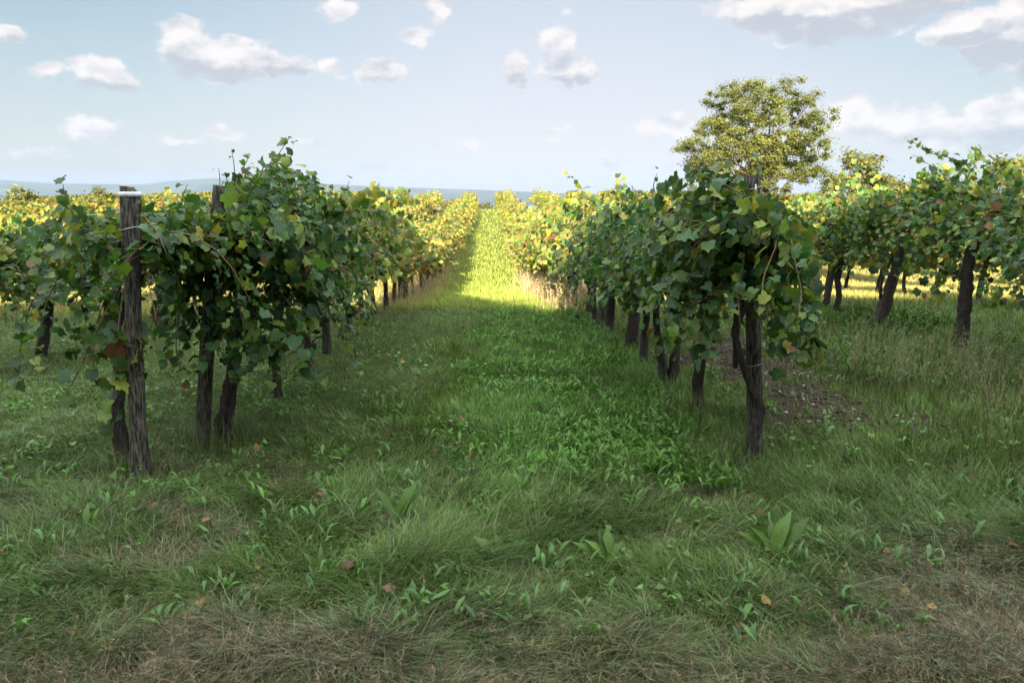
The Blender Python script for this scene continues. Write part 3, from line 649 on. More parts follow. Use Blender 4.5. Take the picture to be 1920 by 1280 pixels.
def place(pr, x, y, label, group, rg, s=1.0, zs=1.0):
    o = pr if pr.name not in used else copy_tree(pr)
    used.add(pr.name)
    o.location = (x, y, gz(x, y)); o.rotation_euler = (0, 0, ROWA + rg.normal(0, .12))
    o.scale = (s * rg.uniform(.92, 1.08), s, s * zs * rg.uniform(.86, 1.10)); o['label'] = label; o['group'] = group
    return o
rg = np.random.default_rng(5)
ROWS = [  # offset, first distance, last distance, group, words
    (-1.8, 9.5, 88, GL, 'along the left side of the grass lane'),
    (1.8, 11.1, 88, GR, 'along the right side of the grass lane'),
    (-5.4, 13.4, 88, GL2, 'in the second row left of the grass lane'),
    (5.4, 13.4, 88, GR2, 'in the second row right of the grass lane'),
    (-9.0, 14.0, 58, 'grapevines in the third row to the left', 'in the third row left of the grass lane'),
    (9.0, 13.0, 30, 'grapevines in the third row to the right', 'in the third row right of the grass lane')]
count = 19
for k, d0, d1, g, wd in ROWS:
    d = d0; i = 0
    while d < d1:
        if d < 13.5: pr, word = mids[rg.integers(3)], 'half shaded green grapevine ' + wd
        elif d < 36: pr, word = auts_lit[rg.integers(4)], 'sunlit yellow-green grapevine ' + wd
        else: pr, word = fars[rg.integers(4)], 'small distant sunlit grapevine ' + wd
        s = 1.0 + (.06 if k > 0 else 0)
        place(pr, row_x(k, d) + rg.normal(0, .05), d, word, g, rg, s); count += 1
        d += 1.32 + rg.normal(0, .05); i += 1
print('vines', count)

def far_rows():     # what is left of the vineyard, further sideways: one mass of foliage
    rg = np.random.default_rng(99); P = []
    for k, a, b_ in ((-9.0, 58, 88), (9.0, 30, 88), (-12.6, 18, 88), (12.6, 17, 88), (-16.2, 22, 88), (16.2, 20, 88), (-19.8, 26, 86), (19.8, 24, 86), (-23.4, 30, 84), (23.4, 28, 84), (27, 32, 80), (-27, 34, 80), (30.6, 36, 78), (-30.6, 38, 78), (-34.2, 42, 76), (34.2, 40, 76)):
        n = int((b_ - a) * 150); y = rg.uniform(a, b_, n); x = axis(y) + k + rg.normal(0, .26, n)
        z = ground(x, y, False) + .55 + rg.random(n) ** .8 * (1.45 + .35 * vnoise(x, y, 1.3, 77, 2)); P.append(np.stack([x, y, z], 1))
    P = np.concatenate(P); n = len(P)
    N = norm(rg.normal(0, .5, (n, 3)) + np.stack([np.sign(rg.normal(0, 1, n)) * .6, np.full(n, -.3), np.full(n, .4)], 1))
    T = norm(np.array([0, 0, -1.]) + rg.normal(0, .5, (n, 3)))
    me = mesh_np('vineyard_foliage', *leaves(P, N, T, rg.uniform(.20, .32, n), palette(n, rg, AUT_LIT, W_FAR), 'grape_lo', rg))
    tag(obj('vineyard_foliage', me, M_leaf_far), 'mass of sunlit yellow-green vine rows far to both sides of the lane', 'vine rows', None, 'stuff')
far_rows()

# ------------------------------------------------------------------ posts and wires
def post_mesh(pts, rad, seed, slant=.04):
    rg = np.random.default_rng(seed)
    P = path_px(pts, 22); return P, np.interp(np.linspace(0, 1, len(P)), np.linspace(0, 1, len(rad)), rad)
def make_post(pts, rad, seed, label, group, mat, band=None, wire_rings=(), rod=None, slant=.0):
    rg = np.random.default_rng(seed)
    P, r = post_mesh(pts, rad, seed); base = P[0].copy()
    V, Q = tubes([P - base], [r], 18, .10, rg)
    ang = np.arctan2(V[:, 1], V[:, 0]); hgt = V[:, 2]
    V[:, :2] += ((vnoise(ang * 3, hgt * 2, .5, seed, 3) - .5) * .012)[:, None] * np.sign(V[:, :2])
    if slant:
        topm = hgt > (P[-1] - base)[2] - .07; x0 = (P[-1] - base)[0]
        V[topm, 2] -= slant * (np.clip(V[topm, 0] - x0, 0, 1) * 14)
    tri = np.concatenate([Q[:, [0, 1, 2]], Q[:, [0, 2, 3]]]); ok = (tri[:, 0] != tri[:, 2]) & (tri[:, 1] != tri[:, 2]) & (tri[:, 0] != tri[:, 1])
    e = empty('vineyard_post', base, label, 'post', group)
    obj('shaft', mesh_np('shaft', V, tri[ok], None, False), mat, e)
    def ring(t, wd, rr, name, m, tilt=0.0):
        c = np.array([np.interp(t, np.linspace(0, 1, len(P)), P[:, j] - base[j]) for j in range(3)]); R0 = np.interp(t, np.linspace(0, 1, len(P)), r) * rr
        ph = np.linspace(0, 2 * np.pi, 25)[:-1]; prof = [(0, -wd), (.003, -wd), (.003, wd), (0, wd)]
        Vv = np.array([[c[0] + (R0 + a) * math.cos(p), c[1] + (R0 + a) * math.sin(p), c[2] + b_ + tilt * math.cos(p) * R0] for p in ph for a, b_ in prof])
        Fq = [[i * 4 + j, ((i + 1) % 24) * 4 + j, ((i + 1) % 24) * 4 + (j + 1) % 4, i * 4 + (j + 1) % 4] for i in range(24) for j in range(4)]
        obj(name, mesh_np(name, Vv, np.array(Fq), None, False), m, e)
    if band: ring(band[0], band[1], 1.06, 'white_band', M_band)
    for t in wire_rings: ring(t, .003, 1.07, 'wire_tie', M_wire, .25)
    if rod:
        rp = path_px(rod, 8) - base
        obj('metal_rod', tube_mesh('metal_rod', [rp], [.006], 6), M_wire, e)
    return e
make_post([(264, 925, 4.72), (250, 600, 4.76), (243, 350, 4.80)], [.064, .052, .047, .046, .051, .058, .055], 1, 'weathered wooden post with a white band round its slanted top, nearest on the left', 'wooden vineyard posts', M_wood, band=(.952, .014), wire_rings=(.80,), slant=.09)
make_post([(379, 835, 5.5), (392, 600, 5.5), (412, 348, 5.5)], [.052, .048, .046, .046, .043], 2, 'grey wooden post leaning right, its top rising out of the bushy vine on the left', 'wooden vineyard posts', M_wood, wire_rings=(.42,))
make_post([(1416, 862, 5.32), (1413, 600, 5.32), (1411, 328, 5.32)], [.055, .052, .050, .050, .052], 3, 'dark square-topped post with a thin metal rod, inside the nearest vine on the right', 'wooden vineyard posts', M_wood, wire_rings=(.93, .36), rod=[(1420, 640, 5.2), (1419, 480, 5.2), (1417, 345, 5.2)])
make_post([(1131, 618, 12.0), (1133, 560, 12.0), (1137, 400, 12.0)], [.095, .092, .088, .08], 4, 'grey weathered post right of the lane, nearest the sunlit grass', 'wooden vineyard posts', M_wood)
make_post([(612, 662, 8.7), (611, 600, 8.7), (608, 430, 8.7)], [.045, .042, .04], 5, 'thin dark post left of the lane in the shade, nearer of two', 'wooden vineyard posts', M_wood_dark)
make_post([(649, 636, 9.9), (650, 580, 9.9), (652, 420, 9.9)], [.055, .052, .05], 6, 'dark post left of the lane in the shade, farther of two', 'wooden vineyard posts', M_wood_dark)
pproto = None; rg = np.random.default_rng(8)
for k in (-1.8, 1.8, -5.4, 5.4):
    for d in np.arange(17, 88, 6.6):
        x = row_x(k, d) + .08; side = 'left' if k < 0 else 'right'; nth = 'the row beside the lane' if abs(k) < 2 else 'the second row from the lane'
        lab = f'sunlit wooden post among yellow vines in {nth} on the {side}'
        if pproto is None:
            pproto = empty('vineyard_post', (0, 0, 0), lab, 'post', 'posts in the sunlit vine rows')
            zz = np.linspace(-.1, 1.85, 10); obj('shaft', tube_mesh('shaft', [np.stack([zz * 0, zz * 0, zz], 1)], [np.linspace(.055, .048, 10)], 10, .12), M_wood, pproto); o = pproto
        else: o = copy_tree(pproto)
        o['label'] = lab; o['group'] = 'posts in the sunlit vine rows'
        o.location = (x, d, gz(x, d)); o.rotation_euler = (rg.normal(0, .03), rg.normal(0, .03), rg.random() * 6)
def wires():
    for k, a, g in ((-1.8, 4.88, 'row left of the lane'), (1.8, 5.28, 'row right of the lane'), (5.4, 7.0, 'second row on the right'), (-5.4, 8.0, 'second row on the left')):
        for h, wd in ((1.28, 'lower'), (1.62, 'upper')):
            d = np.concatenate([[a], np.arange(math.ceil(a) + 1, 88, 2.)]); x = axis(d) + k
            if k == -1.8: x[0] = px3(250, 480, 4.88)[0] + .04
            P = np.stack([x, d, ground(x, d, False) + h], 1)
            tag(obj('trellis_wire', tube_mesh('trellis_wire', [P], [.0018], 5), M_wire), f'thin {wd} trellis wire strung through the {g}', 'wire', 'trellis wires')
wires()

# ------------------------------------------------------------------ trees
def tree_blobs(blobs, d, rg, per=14, dd=3.5, leafn=34, leafs=.24, pal=None, w=None):
    P, cen = [], []
    mid = np.mean([px3(b_[0], b_[1], d) for b_ in blobs], axis=0)
    for bx, by, br in blobs:
        c = px3(bx, by, d); r = br / F * d
        for _ in range(int(per * (br / 25) ** 1.5) + 3):
            q = rg.normal(0, 1, 3); q /= np.linalg.norm(q); q *= rg.random() ** .4
            cc = c + q * r * np.array([1, 0, 1]) + np.array([0, rg.uniform(-dd, dd), 0]); cen.append(cc)
            rr = rg.uniform(.32, .75)
            n = int(leafn * rg.uniform(.7, 1.3)); e = rg.normal(0, 1, (n, 3)); e /= np.linalg.norm(e, axis=1)[:, None]; e *= np.minimum(np.abs(rg.normal(0, .6, n)), rg.uniform(.9, 1.15, n))[:, None]
            P.append(cc + e * rr * np.array([1.15, 1, .75]))
    cen = np.array(cen); sz = [len(p) for p in P]; P = np.concatenate(P); n = len(P)
    tone = np.repeat(rg.uniform(.7, 1.3, len(sz)), sz)
    N = norm(norm(P - mid) * .8 + np.array([0, 0, .3]) + rg.normal(0, .5, (n, 3))); T = norm(rg.normal(0, 1, (n, 3)) + np.array([0, 0, -.3]))
    C = palette(n, rg, pal, w) * tone[:, None]
    return P, N, T, rg.uniform(leafs * .7, leafs * 1.3, n), C, cen, mid
TPAL = np.array([[.100, .118, .025], [.140, .148, .029], [.062, .080, .020], [.185, .165, .036]])
def make_tree(name, label, cat, blobs, d, base_px, seed, group=None, trunk_r=.32, pal=TPAL, w=(3, 4, 3, 1.2), gaps=(), **kw):
    rg = np.random.default_rng(seed)
    P, N, T, S, C, cen, mid = tree_blobs(blobs, d, rg, pal=pal, w=w, **kw)
    px_, py_ = 960 + F * P[:, 0] / P[:, 1], 372 - F * (P[:, 2] - CAM_H) / P[:, 1]
    ok = np.ones(len(P), bool)
    for gx, gy, gr in gaps: ok &= np.hypot(px_ - gx, py_ - gy) > gr * rg.uniform(.6, 1.2, len(P))
    P, N, T, S, C = P[ok], N[ok], T[ok], S[ok], C[ok]
    bx = px3(base_px, 400, d)[0]; base = np.array([bx, d, gz(bx, d, False)])
    e = empty(name, base, label, cat, group)
    obj('crown', mesh_np('crown', *leaves(P - base, N, T, S, C, 'tree', rg)), M_tree, e)
    fork = np.array([0, 0, max(.5, (mid - base)[2] * .42)])
    kk = np.linspace(0, 1, 8)[:, None]
    paths = [kk * fork + np.array([0, 0, -.2]) + rg.normal(0, trunk_r * .08, (8, 3)) * kk]; rad = [np.linspace(trunk_r * 1.25, trunk_r * .8, 8)]
    for c in cen[rg.permutation(len(cen))[:min(26, len(cen))]]:
        q = c - base; t = np.linspace(0, 1, 7)[:, None]; m_ = fork * .6 + q * .4 + np.array([0, 0, .12 * np.linalg.norm(q)])
        pth = (1 - t) ** 2 * fork + 2 * t * (1 - t) * m_ + t * t * q + rg.normal(0, .05, (7, 3)) * t
        paths.append(pth); rad.append(np.linspace(trunk_r * .42, trunk_r * .06, 7))
    obj('trunk', tube_mesh('trunk', paths, rad, 7, .2, rg=rg), M_tbark, e)
    return e
BIG = [(1350, 182, 18), (1378, 174, 16), (1405, 172, 16), (1435, 178, 16), (1463, 170, 17), (1495, 188, 18), (1360, 215, 28), (1400, 215, 32), (1445, 220, 30), (1490, 215, 22), (1525, 232, 14), (1532, 216, 8),
       (1325, 240, 16), (1350, 255, 26), (1400, 262, 32), (1450, 268, 28), (1500, 262, 28), (1526, 262, 14), (1296, 272, 12), (1320, 288, 20), (1360, 300, 28), (1410, 305, 30), (1460, 300, 26), (1505, 300, 28), (1532, 296, 10), (1335, 322, 18), (1475, 338, 22), (1520, 330, 18), (1400, 335, 25), (1440, 345, 20), (1315, 310, 12)]
make_tree('broadleaf_tree', 'large round-topped sunlit tree rising above the vines on the right', 'tree', BIG, 62, 1430, 3, 'trees beyond the vineyard', leafs=.13, leafn=220, per=14, gaps=[(1473, 222, 7), (1455, 265, 9), (1395, 240, 6), (1325, 264, 8), (1455, 345, 12), (1410, 345, 9), (1500, 283, 6), (1350, 232, 5), (1428, 200, 4), (1515, 205, 6)])
make_tree('broadleaf_tree', 'small airy pale-leaved tree between the big tree and the far right vine', 'tree', [(1600, 300, 18), (1625, 310, 20), (1640, 300, 12), (1610, 335, 28), (1640, 345, 25)], 45, 1620, 4, 'trees beyond the vineyard', trunk_r=.14, dd=1.2, leafs=.16, per=11, leafn=60)
make_tree('broadleaf_tree', 'sunlit tree top showing behind the vines at the right edge', 'tree', [(1890, 318, 22), (1910, 310, 16), (1930, 325, 30), (1985, 310, 30), (1880, 350, 26), (1930, 355, 30)], 40, 1930, 6, 'trees beyond the vineyard', trunk_r=.16, dd=1.4, leafs=.2, per=10, leafn=40)
make_tree('broadleaf_tree', 'low pale sunlit tree behind the gap right of the big tree', 'tree', [(1560, 350, 20), (1700, 352, 20), (1745, 345, 18), (1660, 355, 22), (1590, 345, 20)], 52, 1600, 16, 'trees beyond the vineyard', trunk_r=.14, dd=1.4, leafs=.17, per=14, leafn=60)
make_tree('shrub', 'rounded sunlit shrub above the vines at the left edge', 'shrub', [(38, 366, 14), (20, 380, 16), (55, 382, 16), (38, 392, 20)], 60, 38, 5, 'shrubs beyond the vineyard', trunk_r=.1, dd=.9, leafs=.22, per=14, leafn=44)
make_tree('shrub', 'pale bush showing behind the white-banded post', 'shrub', [(185, 362, 12), (160, 380, 14), (205, 376, 14)], 60, 180, 7, 'shrubs beyond the vineyard', trunk_r=.1, dd=.9, leafs=.2, per=12, leafn=36)
make_tree('shrub', 'olive-brown bush past the end of the lane, between the vine rows', 'shrub', [(848, 384, 10), (862, 388, 10), (835, 388, 9)], 100, 848, 8, 'shrubs beyond the vineyard', trunk_r=.1, dd=.9, leafs=.3, per=14, leafn=34, pal=TPAL * np.array([.9, .7, .8]))
make_tree('shrub', 'low green bush closing the far end of the grass lane', 'shrub', [(900, 388, 8), (915, 390, 8), (885, 389, 6)], 101, 902, 9, 'shrubs beyond the vineyard', trunk_r=.1, dd=.9, leafs=.3, per=14, leafn=34, pal=TPAL * .7)

# a windbreak of dense trees stands behind the photographer and shades the near vines
def windbreak():
    rg = np.random.default_rng(123); n = 9000
    q = rg.normal(0, 1, (n, 3)); q /= np.linalg.norm(q, axis=1)[:, None]; q *= (rg.random(n) ** .33)[:, None]
    z = (q[:, 2] + 1) / 2; P = q * np.array([2.7, 2.2, 0]) * (1.15 - .35 * z[:, None]) ; P[:, 2] = .1 + z * 8.6
    N = norm(q + rg.normal(0, .4, (n, 3))); T = norm(rg.normal(0, 1, (n, 3)))
    me = mesh_np('crown', *leaves(P, N, T, rg.uniform(.45, .75, n), palette(n, rg, TPAL * .8, (1, 1, 1, .3)), 'tree', rg))
    zz = np.linspace(-.2, 7, 8); tm = tube_mesh('trunk', [np.stack([zz * 0, zz * 0, zz], 1)], [np.linspace(.22, .05, 8)], 8, .2)
    pr = None
    for i, x in enumerate(np.arange(-38, 22, 3.4)):
        y = -18 + rg.normal(0, .4)
        if pr is None:
            pr = o = empty('hedge_tree', (0, 0, 0), 'x', 'tree'); obj('crown', me, M_tree, pr); obj('trunk', tm, M_tbark, pr)
        else: o = copy_tree(pr)
        o['label'] = 'dense tall hedge tree in the windbreak behind the photographer'; o['group'] = 'windbreak trees behind the photographer'
        s = HEDGE * rg.uniform(.95, 1.04); o.location = (x, y, gz(x, y, False)); o.rotation_euler = (0, 0, rg.random() * 6.28); o.scale = (1.55, 1.5, s)
HEDGE = 1.30
def shade_hedge():  # unseen shrubs added close behind the camera to darken the foreground
    rg = np.random.default_rng(321); n = 6000
    q = rg.normal(0, 1, (n, 3)); q /= np.linalg.norm(q, axis=1)[:, None]; q *= (rg.random(n) ** .33)[:, None]
    z = (q[:, 2] + 1) / 2; P = q * np.array([1.9, 1.5, 0]) * (1.1 - .3 * z[:, None]); P[:, 2] = .05 + z * 5.8
    me = mesh_np('foliage', *leaves(P, norm(q + rg.normal(0, .4, (n, 3))), norm(rg.normal(0, 1, (n, 3))), rg.uniform(.2, .4, n), palette(n, rg, TPAL * .6, (1, 1, 1, .3)), 'tree', rg))
    zz = np.linspace(-.2, 3.5, 8); stems = [np.stack([zz * a, zz * b_, zz], 1) for a, b_ in ((0, 0), (.2, .1), (-.15, .12))]
    tm = tube_mesh('stems', stems, [np.linspace(.07, .02, 8)] * 3, 7, .2); pr = None
    for i, x in enumerate(np.arange(-14, 15, 2.3)):
        if pr is None:
            pr = o = empty('shade_shrub', (0, 0, 0), 'x', 'shrub'); obj('foliage', me, M_tree, pr); obj('stems', tm, M_tbark, pr)
        else: o = copy_tree(pr)
        o['label'] = 'unseen leafy shrub added close behind the photographer to darken the foreground'; o['group'] = 'added shade shrubs behind the photographer'
        y = -4.6 + rg.normal(0, .15); o.location = (x, y, gz(x, y, False)); o.rotation_euler = (0, 0, rg.random() * 6.28); o.scale = (1, 1, rg.uniform(.95, 1.05))
shade_hedge()
windbreak()

# ------------------------------------------------------------------ grass
def blades(x, y, L, Wd, tilt, azm, bend, C, segs=3, zoff=0.):
    """ribbons: root at the ground, direction azm, tilt from vertical, bending further over towards the tip"""
    n = len(x); z = ground(x, y) + zoff
    p = np.stack([x, y, z], 1); h = np.stack([np.cos(azm), np.sin(azm), 0 * azm], 1); sd = np.stack([-np.sin(azm), np.cos(azm), 0 * azm], 1)
    tw = rng.normal(0, .5, n); up = np.array([0, 0, 1.])
    Vs = []; cur = p.copy(); a = tilt.copy()
    for s in range(segs + 1):
        w = Wd * (1, .85, .55, 0)[s] if segs == 3 else Wd * (1, .6, 0)[s]
        side = norm(sd + h * np.tan(np.clip(tw, -1, 1))[:, None] * .5) * (w * .5)[:, None]
        if s < segs: Vs += [cur - side, cur + side]
        else: Vs += [cur]
        cur = cur + (h * np.sin(a)[:, None] + up * np.cos(a)[:, None]) * (L / segs)[:, None]
        a = a + bend / segs
    k = 2 * segs + 1; V = np.stack(Vs, 1)
    f = []
    for s in range(segs - 1): f += [(2 * s, 2 * s + 1, 2 * s + 3), (2 * s, 2 * s + 3, 2 * s + 2)]
    f += [(2 * segs - 2, 2 * segs - 1, 2 * segs)]
    Fa = np.array(f)[None] + (np.arange(n) * k)[:, None, None]
    g = np.linspace(.7, 1.12, segs + 1); g = np.repeat(g, 2)[:k]  # roots darker than tips: shade between the blades put into the colour
    Cc = C[:, None] * g[None, :, None]
    return V.reshape(-1, 3), Fa.reshape(-1, 3), Cc.reshape(-1, 3)
def sample(n, d0, d1, halfw=.74, pad=.6, pw=1.0):
    u = rng.random(n)
    d = 1 / (1 / d0 + (1 / d1 - 1 / d0) * u) if pw == 1 else (d0 ** (1 - pw) + (d1 ** (1 - pw) - d0 ** (1 - pw)) * u) ** (1 / (1 - pw))
    return rng.uniform(-1, 1, n) * (halfw * d + pad), d

def near_grass():
    x, y = sample(420000, 2.15, 15.5)
    c0, c = cover_col(x, y); n = len(x)
    keep = rng.random(n) > c['soil'] * .9
    x, y, c0 = x[keep], y[keep], c0[keep]; c = {k: v[keep] for k, v in c.items()}; n = len(x)
    flow = vnoise(x, y, 1.0, 60, 2) * 2.6 * np.pi + (vnoise(x, y, .12, 61, 2) - .5) * 5
    tuft = sstep(vnoise(x, y, .45, 65, 2), .5, .8)
    azm = flow + rng.normal(0, 1.0, n)
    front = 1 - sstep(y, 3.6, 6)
    L = rng.uniform(.05, .12, n) * (1 + 1.1 * tuft * (1 - c['mown'] * .7)) * (1 + .75 * front * (1 - .6 * c['hay']))
    L *= 1 - .35 * c['mown']; L *= 1 + .5 * c['right']; L *= 1 - .25 * c['hay']
    tilt = np.abs(rng.normal(.55, .4, n)) + .6 * front + .35 * c['mown'] - .3 * c['right'] + .45 * c['hay']
    tilt = np.clip(tilt, 0, 1.5); bend = rng.uniform(.3, 1.3, n) * (1 - .4 * c['hay'])
    bend = np.minimum(bend, 1.75 - tilt)
    Wd = np.maximum(rng.uniform(.002, .0042, n), .55 * y / 800 * rng.uniform(.7, 1.2, n))
    C = c0 * (1 - .34 * front)[:, None] * rng.uniform(.25, 1.65, (n, 1)) * (.7 + .6 * vnoise(x, y, .5, 71, 3))[:, None] * (1 + rng.normal(0, .08, (n, 3)))  # blades darken towards the camera: foreground shade put into their colour
    straw = rng.random(n) < (.03 + .36 * c['hay'] + .06 * c['mown'])
    C[straw] = np.array([.19, .145, .09]) * rng.uniform(.5, 1.4, (straw.sum(), 1))
    pale = rng.random(n) < .06 + .10 * front; C[pale] = np.array([.15, .21, .085]) * rng.uniform(.8, 1.4, (pale.sum(), 1))
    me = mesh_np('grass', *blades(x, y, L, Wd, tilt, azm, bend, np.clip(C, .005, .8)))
    tag(obj('grass', me, M_grass), 'matted green grass with mown hay covering the shaded ground', 'grass', None, 'stuff')
near_grass()
def far_grass():
    x, y = sample(230000, 14.5, 96, .70, .5, 1.35)
    u = lat(x, y); c0, c = cover_col(x, y)
    keep = rng.random(len(x)) > c['soil'] * .95
    x, y, c0, u = x[keep], y[keep], c0[keep], u[keep]; n = len(x)
    L = rng.uniform(.06, .15, n) * (1 + .004 * y); Wd = .62 * y / 800 * rng.uniform(.7, 1.2, n)
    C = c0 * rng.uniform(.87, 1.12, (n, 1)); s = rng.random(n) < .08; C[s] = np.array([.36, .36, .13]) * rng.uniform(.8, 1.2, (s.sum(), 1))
    me = mesh_np('sunlit_grass', *blades(x, y, L, Wd, np.clip(np.abs(rng.normal(.4, .3, n)), 0, 1.3), rng.uniform(0, 6.28, n), rng.uniform(.2, .9, n), C, 2))
    tag(obj('sunlit_grass', me, M_grass), 'yellow-green sunlit grass of the long lane and the rows beyond the shade', 'grass', None, 'stuff')
far_grass()
def rosettes(name, x, y, leafr, nl, cbase, label, cat, spread=.03, tilt=(.3, .9)):
    n = len(x); k = nl; X = np.repeat(x, k) + rng.normal(0, spread, n * k); Y = np.repeat(y, k) + rng.normal(0, spread, n * k)
    a = rng.uniform(0, 2 * np.pi, n * k); t = rng.uniform(*tilt, n * k)
    h = np.stack([np.cos(a), np.sin(a), 0 * a], 1); up = np.array([0, 0, 1.])
    T = h * np.cos(t)[:, None] + up * np.sin(t)[:, None]; N = -h * np.sin(t)[:, None] + up * np.cos(t)[:, None]
    P = np.stack([X, Y, ground(X, Y) + .01 + rng.uniform(0, .05, n * k)], 1)
    S = rng.uniform(*leafr, n * k); C = np.repeat(cbase * rng.uniform(.75, 1.3, (n, 1)), k, 0) * rng.uniform(.8, 1.2, (n * k, 1))
    me = mesh_np(name, *leaves(P, N, T, S, C, 'lance', rng))
    tag(obj(name, me, M_weed), label, cat, None, 'stuff')
x, y = sample(21000, 4.0, 14.5, .6); c = cover(x, y)
k_ = rng.random(len(x)) < (.03 + .97 * c['lush']) * (1 - sstep(np.abs(c['u']), 1.5, 2)) * (.14 + .34 * sstep(vnoise(x, y, .45, 90, 3) + .12 * (c['u'] - .6), .42, .66)); x, y = x[k_], y[k_]
rosettes('broadleaf_weeds', x, y, (.03, .10), 6, np.array([.084, .195, .028]), 'bright green broad-leaved weeds growing right of the middle of the lane', 'weeds')
x, y = sample(16000, 3.0, 14.5, .7); c = cover(x, y)
k_ = rng.random(len(x)) < (.15 + .6 * c['lush'] + .2 * c['mown']) * (1 - c['hay']) * (1 - c['soil'] * .7) * sstep(vnoise(x, y, .7, 97, 3), .45, .7) * (.12 + .6 * sstep(y, 4.6, 6.5)); x, y = x[k_], y[k_]
def clover(x, y):
    k = 7; X = np.repeat(x, k) + rng.normal(0, .04, len(x) * k); Y = np.repeat(y, k) + rng.normal(0, .04, len(x) * k); n = len(X)
    P = np.stack([X, Y, ground(X, Y) + rng.uniform(.02, .10, n)], 1); N = norm(np.array([0, 0, 1.]) + rng.normal(0, .45, (n, 3)))
    C = np.array([.085, .19, .035]) * rng.uniform(.6, 1.4, (n, 1)); me = mesh_np('low_weeds', *leaves(P, N, rng.normal(0, 1, (n, 3)), rng.uniform(.014, .042, n), C, 'grape_lo', rng))
    tag(obj('low_weeds', me, M_weed), 'small round-leaved weeds mixed through the shaded grass', 'weeds', None, 'stuff')
clover(x, y)
x, y = sample(9000, 2.8, 13, .74); c = cover(x, y)
k_ = (rng.random(len(x)) < (.05 + .09 * sstep(vnoise(x, y, .8, 98, 2), .45, .7)) * (1 - c['hay'])); x, y = x[k_], y[k_]
rosettes('scattered_weeds', x, y, (.04, .10), 5, np.array([.080, .17, .045]), 'scattered green dandelion-like weeds in the shaded grass', 'weeds')
x = rng.uniform(3.1, 8.5, 3600); y = rng.uniform(7.3, 12.5, 3600)
k_ = (np.abs(lat(x, y) - 5.2) < 1.5) & (rng.random(3600) < .75 * sstep(vnoise(x, y, .7, 93, 2), .3, .6)); x, y = x[k_], y[k_]
rosettes('row_weeds', x, y, (.06, .16), 7, np.array([.060, .12, .022]), 'leafy weeds around the trunks of the second row on the right', 'weeds', .06, (.4, 1.2))

def stalks(name, x, y, L, C, label, cat, w=.004, heads=True, tilt=.22, mat=None):
    n = len(x); az_ = rng.uniform(0, 6.28, n); tl = np.abs(rng.normal(0, tilt, n)); bd = rng.uniform(.1, .6, n)
    W_ = np.maximum(w, .55 * y / 800)
    a = blades(x, y, L, W_, tl, az_, bd, C)
    Vs, Fs, Cs = [a[0]], [a[1]], [a[2]]
    if heads:
        V7 = a[0].reshape(n, 7, 3); nh = 7
        for j in range(nh):
            t = rng.uniform(0, 1, n)[:, None]; P = V7[:, 4] * (1 - t) + V7[:, 6] * t
            d_ = norm(rng.normal(0, 1, (n, 3)) + np.array([0, 0, .8])) * rng.uniform(.015, .035, n)[:, None]; s_ = norm(np.cross(d_, rng.normal(0, 1, (n, 3)))) * (W_ * .7)[:, None]
            V = np.stack([P - s_, P + s_, P + d_], 1).reshape(-1, 3); b0 = sum(len(v) for v in Vs)
            Vs.append(V); Fs.append(np.arange(3 * n).reshape(n, 3) + b0); Cs.append(np.repeat(C * 1.15, 3, 0))
    me = mesh_np(name, np.concatenate(Vs), np.concatenate(Fs), np.concatenate(Cs))
    tag(obj(name, me, mat or M_grass), label, cat, None, 'stuff')
# tall grass on the right
x = rng.uniform(2.0, 6.5, 9000); y = rng.uniform(3.9, 8.6, 9000); c = cover(x, y); u = lat(x, y)
k_ = (rng.random(9000) < .75 * sstep(u - .18 * (6 - y), 2.9, 3.9) * (1 - .8 * c['soil']) * (.35 + .65 * sstep(vnoise(x, y, .6, 95, 2), .35, .6))) & (x < .74 * y + .8); x, y = x[k_], y[k_]
pc = np.array([[.11, .15, .055], [.14, .15, .07], [.17, .15, .09]])[rng.integers(0, 3, len(x))] * rng.uniform(.7, 1.3, (len(x), 1))
stalks('tall_grass', x, y, rng.uniform(.18, .62, len(x)), pc, 'tall green and brown seeding grass at the right edge', 'grass')
# brown dry grass clumps in the foreground hay
x, y = sample(14000, 2.2, 4.8, .74); c = cover(x, y)
k_ = rng.random(len(x)) < c['hay'] * .8; x, y = x[k_], y[k_]
pc = np.array([[.20, .15, .10], [.13, .095, .065], [.10, .085, .05], [.08, .10, .055]])[rng.integers(0, 4, len(x))] * rng.uniform(.6, 1.4, (len(x), 1))
stalks('mown_hay', x, y, rng.uniform(.05, .16, len(x)), pc, 'brown dried mown hay lying in tangled heaps in the foreground', 'hay', .0025, True, 1.2)
# dry straw under the sunlit rows
xs_, ys_ = [], []
for k, a, b_, n in ((1.65, 14.2, 27, 1500), (-1.8, 14.5, 26, 420), (2.0, 27, 60, 900), (5.2, 14, 30, 900), (-5.4, 14, 30, 900)):
    y = rng.uniform(a, b_, n); x = axis(y) + k + rng.normal(0, .30, n); xs_.append(x); ys_.append(y)
x, y = np.concatenate(xs_), np.concatenate(ys_)
stalks('dry_straw', x, y, rng.uniform(.2, .62, len(x)), np.array([.42, .33, .20]) * rng.uniform(.7, 1.25, (len(x), 1)), 'pale dry straw standing under the sunlit vines', 'dry grass', .004, True, .2)
# tangle round post feet
x = np.concatenate([px3(px, 880, d)[0] + rng.normal(0, .16, 260) for px, d in ((262, 4.8), (380, 5.4), (430, 5.6), (1330, 5.3), (1300, 6.0), (1345, 5.4))])
y = np.concatenate([d + rng.normal(0, .13, 260) for d in (4.8, 5.45, 5.7, 5.1, 6.2, 5.5)])
stalks('foot_grass', x, y, rng.uniform(.10, .30, len(x)), np.array([.12, .15, .055]) * rng.uniform(.5, 1.4, (len(x), 1)), 'longer uncut grass left round the feet of the near posts', 'grass', .003, False, .5)

